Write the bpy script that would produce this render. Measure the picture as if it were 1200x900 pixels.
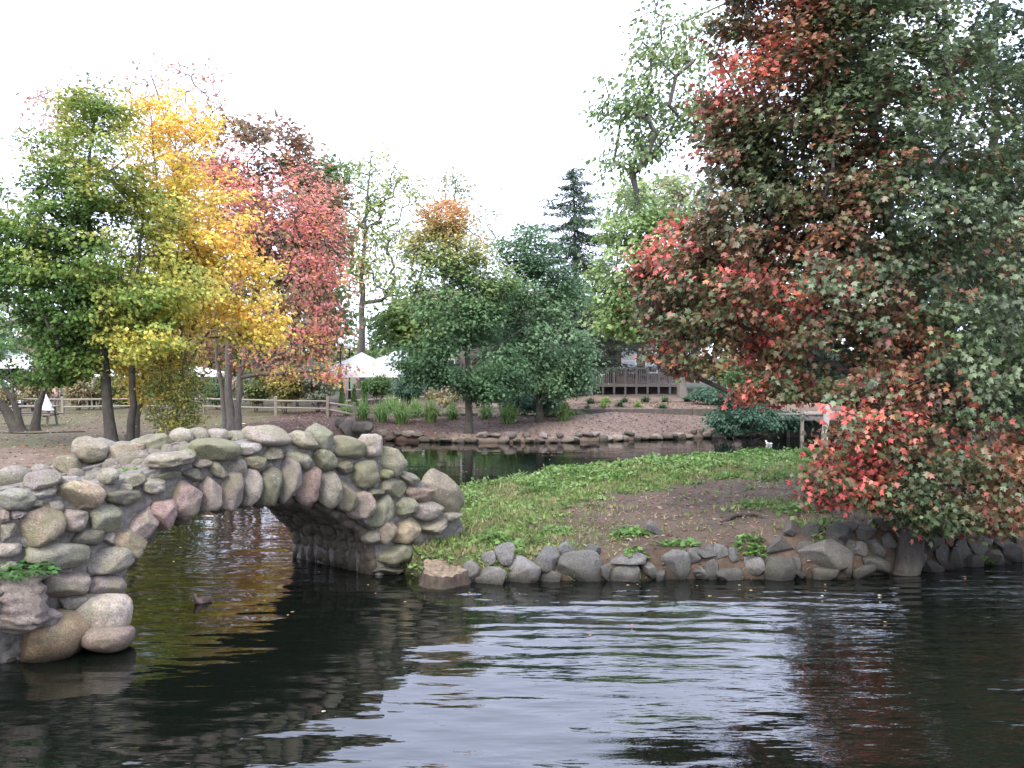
import bpy, math, random
import numpy as np
from mathutils import Vector, Matrix

# ------------------------------------------------------------------ camera, world, light, exposure
scene = bpy.context.scene
for _o in list(bpy.data.objects): bpy.data.objects.remove(_o)
COL = scene.collection
R = math.radians
CAMH, FPX, PITCH = 3.0, 1100.0, math.atan(25 / 1100)
cd = bpy.data.cameras.new('camera'); cam = bpy.data.objects.new('camera', cd); COL.objects.link(cam)
cam.location = (0, 0, CAMH); cam.rotation_euler = (math.pi / 2 - PITCH, 0, 0)
cd.sensor_width = 36; cd.lens = 36 * FPX / 1200; cd.clip_start = 0.1; cd.clip_end = 3000
scene.camera = cam
scene.view_settings.view_transform = 'Standard'; scene.view_settings.look = 'None'
scene.view_settings.gamma = 1; scene.view_settings.use_curve_mapping = False
scene.view_settings.exposure = 1.9
w = bpy.data.worlds.new('World'); scene.world = w; w.use_nodes = True
nt = w.node_tree; nt.nodes.clear()
sky = nt.nodes.new('ShaderNodeTexSky'); sky.sky_type = 'NISHITA'; sky.sun_disc = False
SUN_EL, SUN_ROT = R(48), R(200)
sky.sun_elevation = SUN_EL; sky.sun_rotation = SUN_ROT; sky.dust_density = 4; sky.air_density = 1.0
hs = nt.nodes.new('ShaderNodeHueSaturation'); hs.inputs['Saturation'].default_value = 0.32
mx = nt.nodes.new('ShaderNodeMix'); mx.data_type = 'RGBA'; mx.inputs[0].default_value = 0.72
mx.inputs[7].default_value = (8.2, 8.9, 11.8, 1)          # even cloud layer over the clear sky
bg = nt.nodes.new('ShaderNodeBackground'); bg.inputs[1].default_value = 0.095
out = nt.nodes.new('ShaderNodeOutputWorld')
nt.links.new(sky.outputs[0], hs.inputs['Color']); nt.links.new(hs.outputs[0], mx.inputs[6])
nt.links.new(mx.outputs[2], bg.inputs[0]); nt.links.new(bg.outputs[0], out.inputs[0])
sd = bpy.data.lights.new('sun', 'SUN'); sd.energy = 1.1; sd.angle = R(30); sd.color = (1, .91, .76)
sun = bpy.data.objects.new('sun', sd); COL.objects.link(sun)
# sun direction matching the sky's rotation (measured from +Y towards +X)
sdir = Vector((math.sin(SUN_ROT) * math.cos(SUN_EL), math.cos(SUN_ROT) * math.cos(SUN_EL), math.sin(SUN_EL)))
sun.rotation_euler = (-sdir).to_track_quat('-Z', 'Y').to_euler()

# ------------------------------------------------------------------ helpers
def ray(px, py):
    x = (px - 600) / FPX; u = -(py - 450) / FPX
    c, s = math.cos(PITCH), math.sin(PITCH)
    return np.array([x, c + u * s, u * c - s])
def atY(px, py, Y):
    d = ray(px, py); t = Y / d[1]
    return np.array([d[0] * t, Y, CAMH + d[2] * t])
def atZ(px, py, z):
    d = ray(px, py); t = (z - CAMH) / d[2]
    return np.array([d[0] * t, d[1] * t, z])
def vnoise(p, scale=1.0, seed=0, octs=3):
    """smooth pseudo noise in about -1..1 from rotated sine products"""
    rs = np.random.RandomState(seed + 17); p = np.asarray(p, float) * scale
    v = 0; a = 1.0; tot = 0
    for o in range(octs):
        for k in range(3):
            q = rs.normal(size=3); q /= np.linalg.norm(q); q2 = rs.normal(size=3); q2 /= np.linalg.norm(q2)
            v = v + a * np.sin(p @ (q * 2.1) + rs.uniform(0, 6.3)) * np.sin(p @ (q2 * 1.7) + rs.uniform(0, 6.3))
        tot += a * 1.5; a *= .55; p = p * 2.03
    return v / tot
def mesh_np(name, V, F, cols=None, smooth=False):
    """V (N,3); F (M,k) int array or list of lists"""
    me = bpy.data.meshes.new(name)
    V = np.asarray(V, np.float32)
    if isinstance(F, np.ndarray):
        m, k = F.shape
        me.vertices.add(len(V)); me.vertices.foreach_set('co', V.ravel())
        me.loops.add(m * k); me.loops.foreach_set('vertex_index', F.astype(np.int32).ravel())
        me.polygons.add(m); me.polygons.foreach_set('loop_start', np.arange(0, m * k, k, dtype=np.int32))
    else:
        me.from_pydata([tuple(map(float, v)) for v in V], [], [list(map(int, f)) for f in F])
    me.update(calc_edges=True)
    if cols is not None:
        a = me.color_attributes.new('Col', 'FLOAT_COLOR', 'POINT')
        c = np.ones((len(V), 4), np.float32); c[:, :3] = cols; a.data.foreach_set('color', c.ravel())
    if smooth: me.polygons.foreach_set('use_smooth', np.ones(len(me.polygons), bool))
    me.update(); return me
def wpos(o):
    p = np.zeros(3)
    while o is not None: p = p + np.array(o.location); o = o.parent
    return p
def obj(name, V, F, mat, parent=None, loc=None, cols=None, smooth=False, color=None):
    """verts in world coordinates; the object's origin goes to loc"""
    V = np.asarray(V, float)
    if loc is None: loc = np.array([V[:, 0].mean(), V[:, 1].mean(), V[:, 2].min()])
    me = mesh_np(name, V - np.asarray(loc), F, cols, smooth); me.materials.append(mat)
    o = bpy.data.objects.new(name, me); COL.objects.link(o)
    base = wpos(parent) if parent is not None else np.zeros(3)
    o.location = np.asarray(loc) - base; o.parent = parent
    if color is not None: o.color = (*color, 1)
    return o
def tag(o, label=None, cat=None, group=None, kind=None):
    if label: o['label'] = label
    if cat: o['category'] = cat
    if group: o['group'] = group
    if kind: o['kind'] = kind
    return o
def empty(name, loc, label, cat, group=None):
    o = bpy.data.objects.new(name, None); COL.objects.link(o); o.location = loc
    o.empty_display_size = .2
    return tag(o, label, cat, group)
class MB:
    """collects convex bits into ONE mesh"""
    def __init__(s): s.V = []; s.F = []
    def add(s, V, F):
        n = len(s.V); s.V += [tuple(v) for v in V]; s.F += [[i + n for i in f] for f in F]; return s
    def box(s, c, d, rz=0.0, bev=0.0, rx=0.0):
        hx, hy, hz = d[0] / 2, d[1] / 2, d[2] / 2
        b = min(bev, hx * .9, hy * .9, hz * .9)
        if b <= 0:
            vs = [(x, y, z) for x in (-hx, hx) for y in (-hy, hy) for z in (-hz, hz)]
            fs = [(0, 1, 3, 2), (4, 6, 7, 5), (0, 4, 5, 1), (2, 3, 7, 6), (0, 2, 6, 4), (1, 5, 7, 3)]
        else:
            ring = lambda x, y: [(-x + b, -y), (x - b, -y), (x, -y + b), (x, y - b), (x - b, y), (-x + b, y), (-x, y - b), (-x, -y + b)]
            vs = []; r0 = [(px * (1 - b / hx), py * (1 - b / hy)) for px, py in ring(hx, hy)]; r1 = ring(hx, hy)
            for rr, z in ((r0, -hz), (r1, -hz + b), (r1, hz - b), (r0, hz)): vs += [(px, py, z) for px, py in rr]
            fs = [tuple(range(7, -1, -1)), tuple(range(24, 32))]
            for l in range(3):
                for i in range(8): j = (i + 1) % 8; fs.append((l * 8 + i, l * 8 + j, (l + 1) * 8 + j, (l + 1) * 8 + i))
        M = Matrix.Translation(c) @ Matrix.Rotation(rz, 4, 'Z') @ Matrix.Rotation(rx, 4, 'X')
        return s.add([M @ Vector(v) for v in vs], fs)
    def bar(s, a, b, r0, r1=None, n=8, sq=False):
        a = Vector(a); b = Vector(b); r1 = r0 if r1 is None else r1; d = (b - a).normalized()
        t = Vector((0, 0, 1)) if abs(d.z) < .9 else Vector((1, 0, 0)); x = d.cross(t).normalized(); y = d.cross(x)
        if sq: n = 4
        off = math.pi / 4 if sq else 0
        vs = [];
        for p, r in ((a, r0), (b, r1)):
            for i in range(n):
                an = off + 2 * math.pi * i / n; vs.append(p + (x * math.cos(an) + y * math.sin(an)) * r)
        fs = [(i, (i + 1) % n, n + (i + 1) % n, n + i) for i in range(n)] + [tuple(range(n - 1, -1, -1)), tuple(range(n, 2 * n))]
        return s.add(vs, fs)
    def obj(s, name, mat, parent=None, loc=None, smooth=False, color=None):
        return obj(name, s.V, s.F, mat, parent, loc, smooth=smooth, color=color)

# ------------------------------------------------------------------ materials
def newmat(name):
    m = bpy.data.materials.new(name); m.use_nodes = True; n = m.node_tree
    b = n.nodes['Principled BSDF']; return m, n, b
def noise(n, scale, detail=4, coord=None, rough=.55, vec=None):
    t = n.nodes.new('ShaderNodeTexNoise'); t.inputs['Scale'].default_value = scale; t.inputs['Detail'].default_value = detail
    t.inputs['Roughness'].default_value = rough
    if coord is not None: n.links.new(coord, t.inputs['Vector'])
    return t
def ramp(n, src, pts):
    r = n.nodes.new('ShaderNodeValToRGB'); e = r.color_ramp.elements
    while len(e) < len(pts): e.new(.5)
    for i, (p, c) in enumerate(pts): e[i].position = p; e[i].color = (*c, 1) if len(c) == 3 else c
    n.links.new(src, r.inputs[0]); return r
def mixc(n, fac, a, b, mode='MIX'):
    m = n.nodes.new('ShaderNodeMix'); m.data_type = 'RGBA'; m.blend_type = mode
    for i, v in ((0, fac), (6, a), (7, b)):
        if isinstance(v, (int, float)): m.inputs[i].default_value = v
        elif isinstance(v, tuple): m.inputs[i].default_value = (*v, 1)
        else: n.links.new(v, m.inputs[i])
    return m.outputs[2]
def bump(n, b, h, strength, dist):
    u = n.nodes.new('ShaderNodeBump'); u.inputs['Strength'].default_value = strength; u.inputs['Distance'].default_value = dist
    n.links.new(h, u.inputs['Height']); n.links.new(u.outputs[0], b.inputs['Normal'])
def coordn(n, kind='Object'):
    return n.nodes.new('ShaderNodeTexCoord').outputs[kind]
def stone_mat(name, moss=.5, dark=1.0):
    m, n, b = newmat(name)
    geo = n.nodes.new('ShaderNodeNewGeometry').outputs['Position']
    oi = n.nodes.new('ShaderNodeObjectInfo')
    add = n.nodes.new('ShaderNodeVectorMath'); add.operation = 'ADD'; n.links.new(geo, add.inputs[0])
    cx = n.nodes.new('ShaderNodeCombineXYZ'); mm = n.nodes.new('ShaderNodeMath'); mm.operation = 'MULTIPLY'; mm.inputs[1].default_value = 37
    n.links.new(oi.outputs['Random'], mm.inputs[0]); n.links.new(mm.outputs[0], cx.inputs[0]); n.links.new(cx.outputs[0], add.inputs[1])
    v = add.outputs[0]
    big = noise(n, 5, 5, v); fine = noise(n, 55, 6, v, .7); sp = noise(n, 140, 3, v, .6)
    c = mixc(n, ramp(n, big.outputs[0], [(.3, (0, 0, 0)), (.7, (1, 1, 1))]).outputs[0], mixc(n, 1.0, oi.outputs['Color'], (.66, .64, .62), 'MULTIPLY'), oi.outputs['Color'])
    c = mixc(n, 1.0, c, (.84, .785, .71), 'MULTIPLY')
    mid = noise(n, 17, 5, v, .7); c = mixc(n, .8, c, ramp(n, mid.outputs[0], [(.3, (.6, .6, .6)), (.5, (1, 1, 1)), (.7, (1.3, 1.28, 1.25))]).outputs[0], 'MULTIPLY')
    c = mixc(n, .85, c, ramp(n, fine.outputs[0], [(.32, (.35, .35, .35)), (.5, (.95, .95, .95)), (.72, (1.5, 1.47, 1.43))]).outputs[0], 'MULTIPLY')
    c = mixc(n, ramp(n, sp.outputs[0], [(.62, (0, 0, 0)), (.7, (.55, .55, .55))]).outputs[0], c, (.5 * dark, .49 * dark, .46 * dark))
    mo = noise(n, 3.2, 6, v, .65)
    amt = n.nodes.new('ShaderNodeMath'); amt.operation = 'MULTIPLY'; amt.inputs[1].default_value = moss
    n.links.new(ramp(n, mo.outputs[0], [(.46, (0, 0, 0)), (.62, (1, 1, 1))]).outputs[0], amt.inputs[0])
    c = mixc(n, amt.outputs[0], c, (.17 * dark, .175 * dark, .085 * dark))
    lich = n.nodes.new('ShaderNodeTexVoronoi'); lich.inputs['Scale'].default_value = 11; n.links.new(v, lich.inputs['Vector'])
    lf = ramp(n, lich.outputs['Distance'], [(.10, (.5, .5, .5)), (.2, (0, 0, 0))])
    c = mixc(n, mixc(n, 1.0, lf.outputs[0], ramp(n, big.outputs[0], [(.5, (0, 0, 0)), (.6, (1, 1, 1))]).outputs[0], 'MULTIPLY'), c, (.42 * dark, .44 * dark, .38 * dark))
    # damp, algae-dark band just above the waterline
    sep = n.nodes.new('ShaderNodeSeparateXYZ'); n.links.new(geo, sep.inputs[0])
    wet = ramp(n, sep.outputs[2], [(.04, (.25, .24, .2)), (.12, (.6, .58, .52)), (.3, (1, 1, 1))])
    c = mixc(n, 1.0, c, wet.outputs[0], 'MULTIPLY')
    n.links.new(c, b.inputs['Base Color']); b.inputs['Roughness'].default_value = .82
    s = n.nodes.new('ShaderNodeMath'); s.operation = 'ADD'; n.links.new(big.outputs[0], s.inputs[0]); n.links.new(fine.outputs[0], s.inputs[1])
    bump(n, b, s.outputs[0], .9, .03)
    return m
def simple_mat(name, col, rough=.7, var=.25, scale=12, stretch=None, metal=0.0, bmp=.3, bd=.01):
    m, n, b = newmat(name); co = coordn(n)
    if stretch:
        mp = n.nodes.new('ShaderNodeMapping'); mp.inputs['Scale'].default_value = stretch; n.links.new(co, mp.inputs[0]); co = mp.outputs[0]
    t = noise(n, scale, 5, co)
    if max(col) < .6: col = tuple(c * .68 for c in col)
    lo = tuple(c * (1 - var) for c in col); hi = tuple(min(1, c * (1 + var)) for c in col)
    n.links.new(ramp(n, t.outputs[0], [(.3, lo), (.7, hi)]).outputs[0], b.inputs['Base Color'])
    b.inputs['Roughness'].default_value = rough; b.inputs['Metallic'].default_value = metal
    if bmp: bump(n, b, t.outputs[0], bmp, bd)
    return m
def leaf_mat(name, trans=.42, rough=.55, spec=.3):
    m, n, b = newmat(name); n.nodes.remove(b)
    at = n.nodes.new('ShaderNodeAttribute'); at.attribute_name = 'Col'
    p = n.nodes.new('ShaderNodeBsdfPrincipled'); p.inputs['Roughness'].default_value = rough
    p.inputs['Specular IOR Level'].default_value = spec
    t = n.nodes.new('ShaderNodeBsdfTranslucent'); mi = n.nodes.new('ShaderNodeMixShader'); mi.inputs[0].default_value = trans
    n.links.new(at.outputs['Color'], p.inputs['Base Color']); n.links.new(at.outputs['Color'], t.inputs['Color'])
    n.links.new(p.outputs[0], mi.inputs[1]); n.links.new(t.outputs[0], mi.inputs[2])
    n.links.new(mi.outputs[0], n.nodes['Material Output'].inputs[0]); return m
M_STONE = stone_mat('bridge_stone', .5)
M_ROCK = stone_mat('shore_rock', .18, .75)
M_LEAF = leaf_mat('leaf'); M_LEAFG = leaf_mat('glossy_leaf', .3, .42, .5)
def bark_mat(name, col):
    m, n, b = newmat(name); co = n.nodes.new('ShaderNodeNewGeometry').outputs['Position']
    mp = n.nodes.new('ShaderNodeMapping'); mp.inputs['Scale'].default_value = (1, 1, .16); n.links.new(co, mp.inputs[0])
    t = noise(n, 26, 6, mp.outputs[0], .7); t2 = noise(n, 2.5, 3, co)
    c = ramp(n, t.outputs[0], [(.3, tuple(x * .4 for x in col)), (.6, col), (.8, tuple(x * 1.5 for x in col))]).outputs[0]
    c = mixc(n, ramp(n, t2.outputs[0], [(.5, (0, 0, 0)), (.75, (.45, .45, .45))]).outputs[0], c, (.10, .12, .07))
    n.links.new(c, b.inputs['Base Color']); b.inputs['Roughness'].default_value = .9
    bump(n, b, t.outputs[0], .9, .03); return m
BARK_D = bark_mat('dark_bark', (.055, .045, .038)); BARK_G = bark_mat('grey_bark', (.16, .14, .125)); BARK_B = bark_mat('brown_bark', (.10, .078, .062))
WOOD = simple_mat('weathered_wood', (.30, .26, .21), .8, .35, 9, (1, 1, 6)); WOODD = simple_mat('dark_timber', (.10, .085, .07), .85, .35, 9)
WHITEP = simple_mat('white_paint', (.75, .75, .74), .5, .06, 6, bmp=.05)

# ------------------------------------------------------------------ ground
ISLAND = np.array([(-1.62, 13.25), (-1.2, 12.75), (-.42, 12.65), (.4, 12.75), (1.3, 12.75), (2.3, 12.85), (3.4, 12.85), (4.7, 12.95), (6.1, 13.4), (7.6, 14.0), (10, 14.6), (15, 15.5),
                   (18, 20), (16, 25.5), (12, 25.9), (7.6, 25.4), (4.5, 24.3), (1.9, 23), (-.4, 21.6), (-1.6, 20), (-2.6, 18), (-3.3, 16), (-3.15, 14.6)])
POND = np.array([(-45, 1.8), (45, 1.8), (48, 20), (45, 40), (25, 43), (16, 41), (12.8, 38.6), (9.5, 37.6), (6.7, 36.7), (3.5, 35.6), (1.6, 34.9), (-1.6, 34.9), (-3.6, 35.4), (-5.2, 36), (-7.2, 35),
                 (-8.4, 31), (-9.1, 25), (-8.4, 20), (-6.5, 15.3), (-5.8, 11.9), (-5.0, 10.7), (-4.95, 9.9), (-5.3, 9.2), (-6.4, 8.7), (-9, 8.3), (-45, 8)])
def sdf(poly, X, Y):
    P = np.stack([X, Y], -1); d = np.full(X.shape, 1e9); ins = np.zeros(X.shape, bool)
    n = len(poly)
    for i in range(n):
        a = poly[i]; b = poly[(i + 1) % n]; ab = b - a
        t = np.clip(((P - a) @ ab) / (ab @ ab), 0, 1); q = a + t[..., None] * ab
        d = np.minimum(d, np.linalg.norm(P - q, axis=-1))
        with np.errstate(divide='ignore', invalid='ignore'):
            c = ((a[1] > Y) != (b[1] > Y)) & (X < (b[0] - a[0]) * (Y - a[1]) / (b[1] - a[1]) + a[0])
        ins ^= c
    return np.where(ins, d, -d)
def sm(x): x = np.clip(x, 0, 1); return x * x * (3 - 2 * x)
def island_h(X, Y, d):
    yf = np.interp(X, ISLAND[:12, 0], ISLAND[:12, 1])
    rid = np.interp(X, [-2.5, -1.05, 1.9, 4, 7.6, 10], [.42, .38, .57, .72, .68, .70]); yr = np.interp(X, [-2.5, -1.05, 1.9, 4, 7.6, 12], [17, 19.0, 20.8, 21.8, 23, 23.5])
    edge = np.interp(X, [-1.5, 0, 2, 3.4, 4.6, 6, 9], [.28, .28, .34, .44, .6, .66, .66])
    t = np.clip((Y - yf) / (yr - yf), 0, 1)
    top = edge + (rid - edge) * (t ** .9)
    top = np.where(Y > yr, rid - .04 * (Y - yr), top)
    P = np.stack([X, Y, 0 * X], -1)
    top = top + .03 * vnoise(P, 1.3, 3) + .035 * vnoise(P, 3.5, 4)
    back = Y > yr
    k = np.where(back, .75, 1.9)
    return np.minimum(top, -.22 + k * d)
def land_h(X, Y, d):
    left = np.interp(Y, [8.5, 10.6, 13, 16, 27, 36, 60, 120], [.35, 1.2, 1.32, 1.05, .6, .55, .7, .8])
    far_r = np.interp(d, [0, .4, 3.6, 5, 16, 40], [.0, .28, .98, 1.1, 1.2, 1.3])
    far_l = np.interp(d, [0, .4, 5, 9, 40], [.0, .28, .72, .78, .85])
    s = sm((X - 1) / 4); far = far_l * (1 - s) + far_r * s
    wl = sm((-5.0 - X) / 3) * 1.0
    top = np.where(Y > 8, far * (1 - wl) + left * wl, 1.35)
    P = np.stack([X, Y, 0 * X], -1)
    top = top + .05 * vnoise(P, .6, 8) * np.clip(d, 0, 1)
    front = (Y < 12.5) & (X < -4.5) & (Y > 8)
    k = np.where(front, 1.2, np.where(Y < 8, 1.0, 1.1))
    return np.minimum(top, -.22 + k * d)
def ground(X, Y):
    X = np.asarray(X, float); Y = np.asarray(Y, float)
    di = sdf(ISLAND, X, Y); dl = -sdf(POND, X, Y)
    z = -.75 + np.clip(.35 * np.maximum(di, dl) + .4, 0, .53)
    z = np.where(di > -.02, island_h(X, Y, di), z)
    z = np.where(dl > -.02, land_h(X, Y, dl), z)
    return z
def gz(x, y): return float(ground(np.array([x]), np.array([y]))[0])
def hit(px, py, tmin=6, tmax=90):
    """where the view ray through a photo point meets the ground"""
    d = ray(px, py); t = np.linspace(tmin, tmax, 4000)
    z = ground(d[0] * t, d[1] * t); h = CAMH + d[2] * t
    i = np.argmax(h <= np.maximum(z, 0)); return np.array([d[0] * t[i], d[1] * t[i], max(z[i], 0)])
def axis(parts):
    o = []
    for a, b, s in parts: o += list(np.arange(a, b, s))
    return np.array(o)
xs = np.concatenate([-np.geomspace(900, 22, 22), axis([(-21, -9, .4), (-9, 11, .11), (11, 24, .4)]), np.geomspace(24, 900, 22)])
ys = np.concatenate([axis([(-300, -20, 40), (-20, 8, 1.5), (8, 26, .11), (26, 48, .25), (48, 70, 1)]), np.geomspace(70, 1500, 24)])
GX, GY = np.meshgrid(xs, ys); GZ = ground(GX, GY)
nx, ny = len(xs), len(ys)
idx = np.arange(nx * ny).reshape(ny, nx)
GF = np.stack([idx[:-1, :-1], idx[:-1, 1:], idx[1:, 1:], idx[1:, :-1]], -1).reshape(-1, 4)
P3 = np.stack([GX, GY, GZ], -1).reshape(-1, 3)
def lerp(a, b, t): t = np.asarray(t)[..., None]; return np.asarray(a) * (1 - t) + np.asarray(b) * t
def zone_cols(P):
    X, Y, Z = P.T; n1 = vnoise(P, .5, 21); n2 = vnoise(P, 2.2, 22); n3 = vnoise(P, 6, 23)
    di = sdf(ISLAND, X, Y); dl = -sdf(POND, X, Y)
    c = np.tile([.035, .034, .02], (len(P), 1)).astype(float)
    dirt = lerp([.13, .086, .058], [.21, .145, .10], sm(.5 + n2 * .6 + n3 * .4))
    grs = lerp([.11, .15, .04], [.18, .20, .08], sm(.5 + n3))
    gm = island_green(X, Y)
    isl = lerp(dirt, grs, np.clip(gm * 1.15, 0, 1)); c = np.where((di > 0)[:, None], isl, c)
    lawn = lerp([.20, .165, .10], [.19, .19, .075], sm(.5 + n2 * .7 + n1 * .6))
    path = lerp([.26, .18, .125], [.36, .265, .195], sm(.5 + n2 * .7))
    mulch = lerp([.14, .08, .06], [.25, .16, .125], sm(.5 + n1 * .5 + n3 * .15))
    grav = lerp([.25, .175, .14], [.37, .28, .23], sm(.5 + n1 * .5 + n3 * .15))
    pb = lerp(path, lawn, sm((Y + n1 * 2.5 - 23.5) / 3))
    band = np.exp(-((Y - 33.5 + n1) / 1.6) ** 2) * .8
    pb = lerp(pb, path * .85, band)
    c2 = lerp(mulch, pb, sm((-9.3 - .05 * (Y - 30) - X + n1) / 1.5))
    far = lerp(mulch, grav, sm((X + 3.2 + n1) / 2.5))
    bed = lerp([.30, .22, .17], [.40, .27, .19], sm(.5 + n2))
    far = lerp(far, bed, (sm((Y - 39.6) / .3) * sm((X - 1.5) / .5)))
    far = lerp(far, [.11, .14, .06], sm((Y - 52) / 4))
    c2 = np.where((X > -8.2)[:, None] & (Y > 30)[:, None], lerp(c2, far, sm((X + 8.2) / 1.5)), c2)
    c2 = lerp(c2, [.10, .13, .06], sm((Y - 60) / 10))
    return np.where((dl > 0)[:, None], c2, c)
def island_green(X, Y):
    """0..1 how green the island is at a point"""
    P = np.stack([X, Y, 0 * X], -1)
    n = vnoise(P, 1.1, 31) * .7 + vnoise(P, 3.1, 32) * .8
    yr = np.interp(X, [-2.5, -1.05, 1.9, 4, 7.6, 12], [17, 19.0, 20.8, 21.8, 23, 23.5])
    bare = np.interp(X, [-2.5, -.6, .5, 2.0, 4.5, 8], [4.9, 6.0, 4.9, 3.5, 3.7, 4.2])
    g = sm((Y - (yr - bare) + n * 1.2) / 1.0)
    g = np.maximum(g, .9 * sm((.9 - X + n) / 1.2) * sm((15.9 - Y + n) / 1.0) * .8)
    g = np.maximum(g, .75 * sm(vnoise(P, 1.7, 35) * 2.6 - .25) * sm((X - 3.2) / 1.5))
    return g
gcol = zone_cols(P3) * .56
m, n, b = newmat('ground'); at = n.nodes.new('ShaderNodeAttribute'); at.attribute_name = 'Col'
g = n.nodes.new('ShaderNodeNewGeometry').outputs['Position']
t1 = noise(n, 14, 8, g, .75); t2 = noise(n, 60, 5, g, .75)
c = mixc(n, .85, at.outputs['Color'], ramp(n, t1.outputs[0], [(.3, (.38, .38, .38)), (.52, (1, 1, 1)), (.75, (1.6, 1.55, 1.5))]).outputs[0], 'MULTIPLY')
c = mixc(n, .7, c, ramp(n, t2.outputs[0], [(.35, (.55, .55, .55)), (.65, (1.3, 1.3, 1.3))]).outputs[0], 'MULTIPLY')
sep = n.nodes.new('ShaderNodeSeparateXYZ'); n.links.new(g, sep.inputs[0])
c = mixc(n, 1.0, c, ramp(n, sep.outputs[2], [(.02, (.35, .34, .3)), (.14, (1, 1, 1))]).outputs[0], 'MULTIPLY')
n.links.new(c, b.inputs['Base Color']); b.inputs['Roughness'].default_value = .95
s = n.nodes.new('ShaderNodeMath'); s.operation = 'ADD'; n.links.new(t1.outputs[0], s.inputs[0]); n.links.new(t2.outputs[0], s.inputs[1])
bump(n, b, s.outputs[0], .8, .03)
o = obj('ground', P3, GF, m, loc=(0, 0, 0), cols=gcol, smooth=True); tag(o, kind='structure')

# ------------------------------------------------------------------ water
m, n, b = newmat('water'); g = n.nodes.new('ShaderNodeNewGeometry').outputs['Position']
b.inputs['Base Color'].default_value = (.003, .0045, .003, 1); b.inputs['Specular Tint'].default_value = (.86, .92, 1, 1); b.inputs['Roughness'].default_value = .015
b.inputs['IOR'].default_value = 1.55; b.inputs['Specular IOR Level'].default_value = .5
def wave(scale, stretch, det, dist, w_=None):
    mp = n.nodes.new('ShaderNodeMapping'); mp.inputs['Scale'].default_value = stretch; mp.inputs['Rotation'].default_value = (0, 0, dist); n.links.new(g, mp.inputs[0])
    return noise(n, scale, det, mp.outputs[0], .45)
wa = wave(1.15, (.6, 1.15, 1), 2, .25); wb = wave(4.0, (.5, 1.3, 1), 2, -.12); wc = wave(12.5, (.4, 1.5, 1), 2, .05)
# ripples fan more strongly over the right of the pond and die away to smooth patches
msk = noise(n, .28, 2, g); mr = ramp(n, msk.outputs[0], [(.38, (.25, .25, .25)), (.62, (1, 1, 1))])
def mul(a, f):
    q = n.nodes.new('ShaderNodeMath'); q.operation = 'MULTIPLY'; n.links.new(a, q.inputs[0])
    if isinstance(f, float): q.inputs[1].default_value = f
    else: n.links.new(f, q.inputs[1])
    return q.outputs[0]
def addm(a, c_):
    q = n.nodes.new('ShaderNodeMath'); q.operation = 'ADD'; n.links.new(a, q.inputs[0]); n.links.new(c_, q.inputs[1]); return q.outputs[0]
sepw = n.nodes.new('ShaderNodeSeparateXYZ'); n.links.new(g, sepw.inputs[0])
rt = ramp(n, mul(sepw.outputs[0], .1), [(0.0, (.3, .3, .3)), (.3, (1, 1, 1))])
rt2 = ramp(n, mul(sepw.outputs[0], .1), [(0.0, (.25, .25, .25)), (.25, (.55, .55, .55)), (.5, (1.0, 1.0, 1.0))])
wv = n.nodes.new('ShaderNodeTexWave'); wv.wave_type = 'BANDS'; wv.bands_direction = 'Y'; wv.inputs['Scale'].default_value = .95; wv.inputs['Distortion'].default_value = 5.5
wv.inputs['Detail'].default_value = 2; wv.inputs['Detail Scale'].default_value = 1.3
mpw = n.nodes.new('ShaderNodeMapping'); mpw.inputs['Scale'].default_value = (.42, 1, 1); mpw.inputs['Rotation'].default_value = (0, 0, .12); n.links.new(g, mpw.inputs[0]); n.links.new(mpw.outputs[0], wv.inputs['Vector'])
ny_ = ramp(n, mul(sepw.outputs[1], .05), [(.40, (.12, .12, .12)), (.52, (1, 1, 1))])
bands = mul(mul(mul(wv.outputs['Fac'], mr.outputs[0]), rt2.outputs[0]), ny_.outputs[0])
h = addm(mul(bands, .40), addm(addm(mul(wa.outputs[0], 1.0), mul(mul(mul(wb.outputs[0], mr.outputs[0]), rt2.outputs[0]), .95)), mul(mul(mul(wc.outputs[0], mr.outputs[0]), rt.outputs[0]), .16)))
farf = ramp(n, mul(sepw.outputs[1], .05), [(.62, (1, 1, 1)), (.95, (.16, .16, .16))])
bump(n, b, mul(h, farf.outputs[0]), 1.0, .045)
WX = np.array([-60, 60]); V = [(-60, 1, 0), (60, 1, 0), (60, 50, 0), (-60, 50, 0)]
o = obj('water', V, [[0, 1, 2, 3]], m, loc=(0, 0, 0)); tag(o, kind='structure')
# ------------------------------------------------------------------ stones
_ico = {}
def ico(sub):
    if sub in _ico: return _ico[sub]
    import bmesh
    bm = bmesh.new(); bmesh.ops.create_icosphere(bm, subdivisions=sub, radius=1)
    V = np.array([v.co[:] for v in bm.verts]); F = np.array([[v.index for v in f.verts] for f in bm.faces]); bm.free()
    _ico[sub] = (V, F); return V, F
def stone(seed, rad, sub=3, cuts=0, sq=2.6, rough=.07, rot=None, cut_lo=.55):
    """unit boulder deformed: superellipsoid + noise + flat facets; returns V, F scaled by rad"""
    rs = np.random.RandomState(seed); D, F = ico(sub)
    r = (np.abs(D) ** sq).sum(1) ** (-1 / sq); V = D * r[:, None]
    V = V * (1 + rough * 1.6 * vnoise(D, 1.1, seed, 2) + rough * .8 * vnoise(D, 3.0, seed + 5, 2))[:, None]
    for k in range(cuts):
        q = rs.normal(size=3); q /= np.linalg.norm(q); off = rs.uniform(cut_lo, .9)
        h = V @ q - off; V = V - np.where(h > 0, h * .97, 0)[:, None] * q
    V = V * (1 + .010 * vnoise(D, 9, seed + 9, 2) + .018 * vnoise(D, 5, seed + 13, 2))[:, None]
    V = V * np.asarray(rad)
    if rot is not None: V = V @ np.array(rot).T
    return V, F
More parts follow.
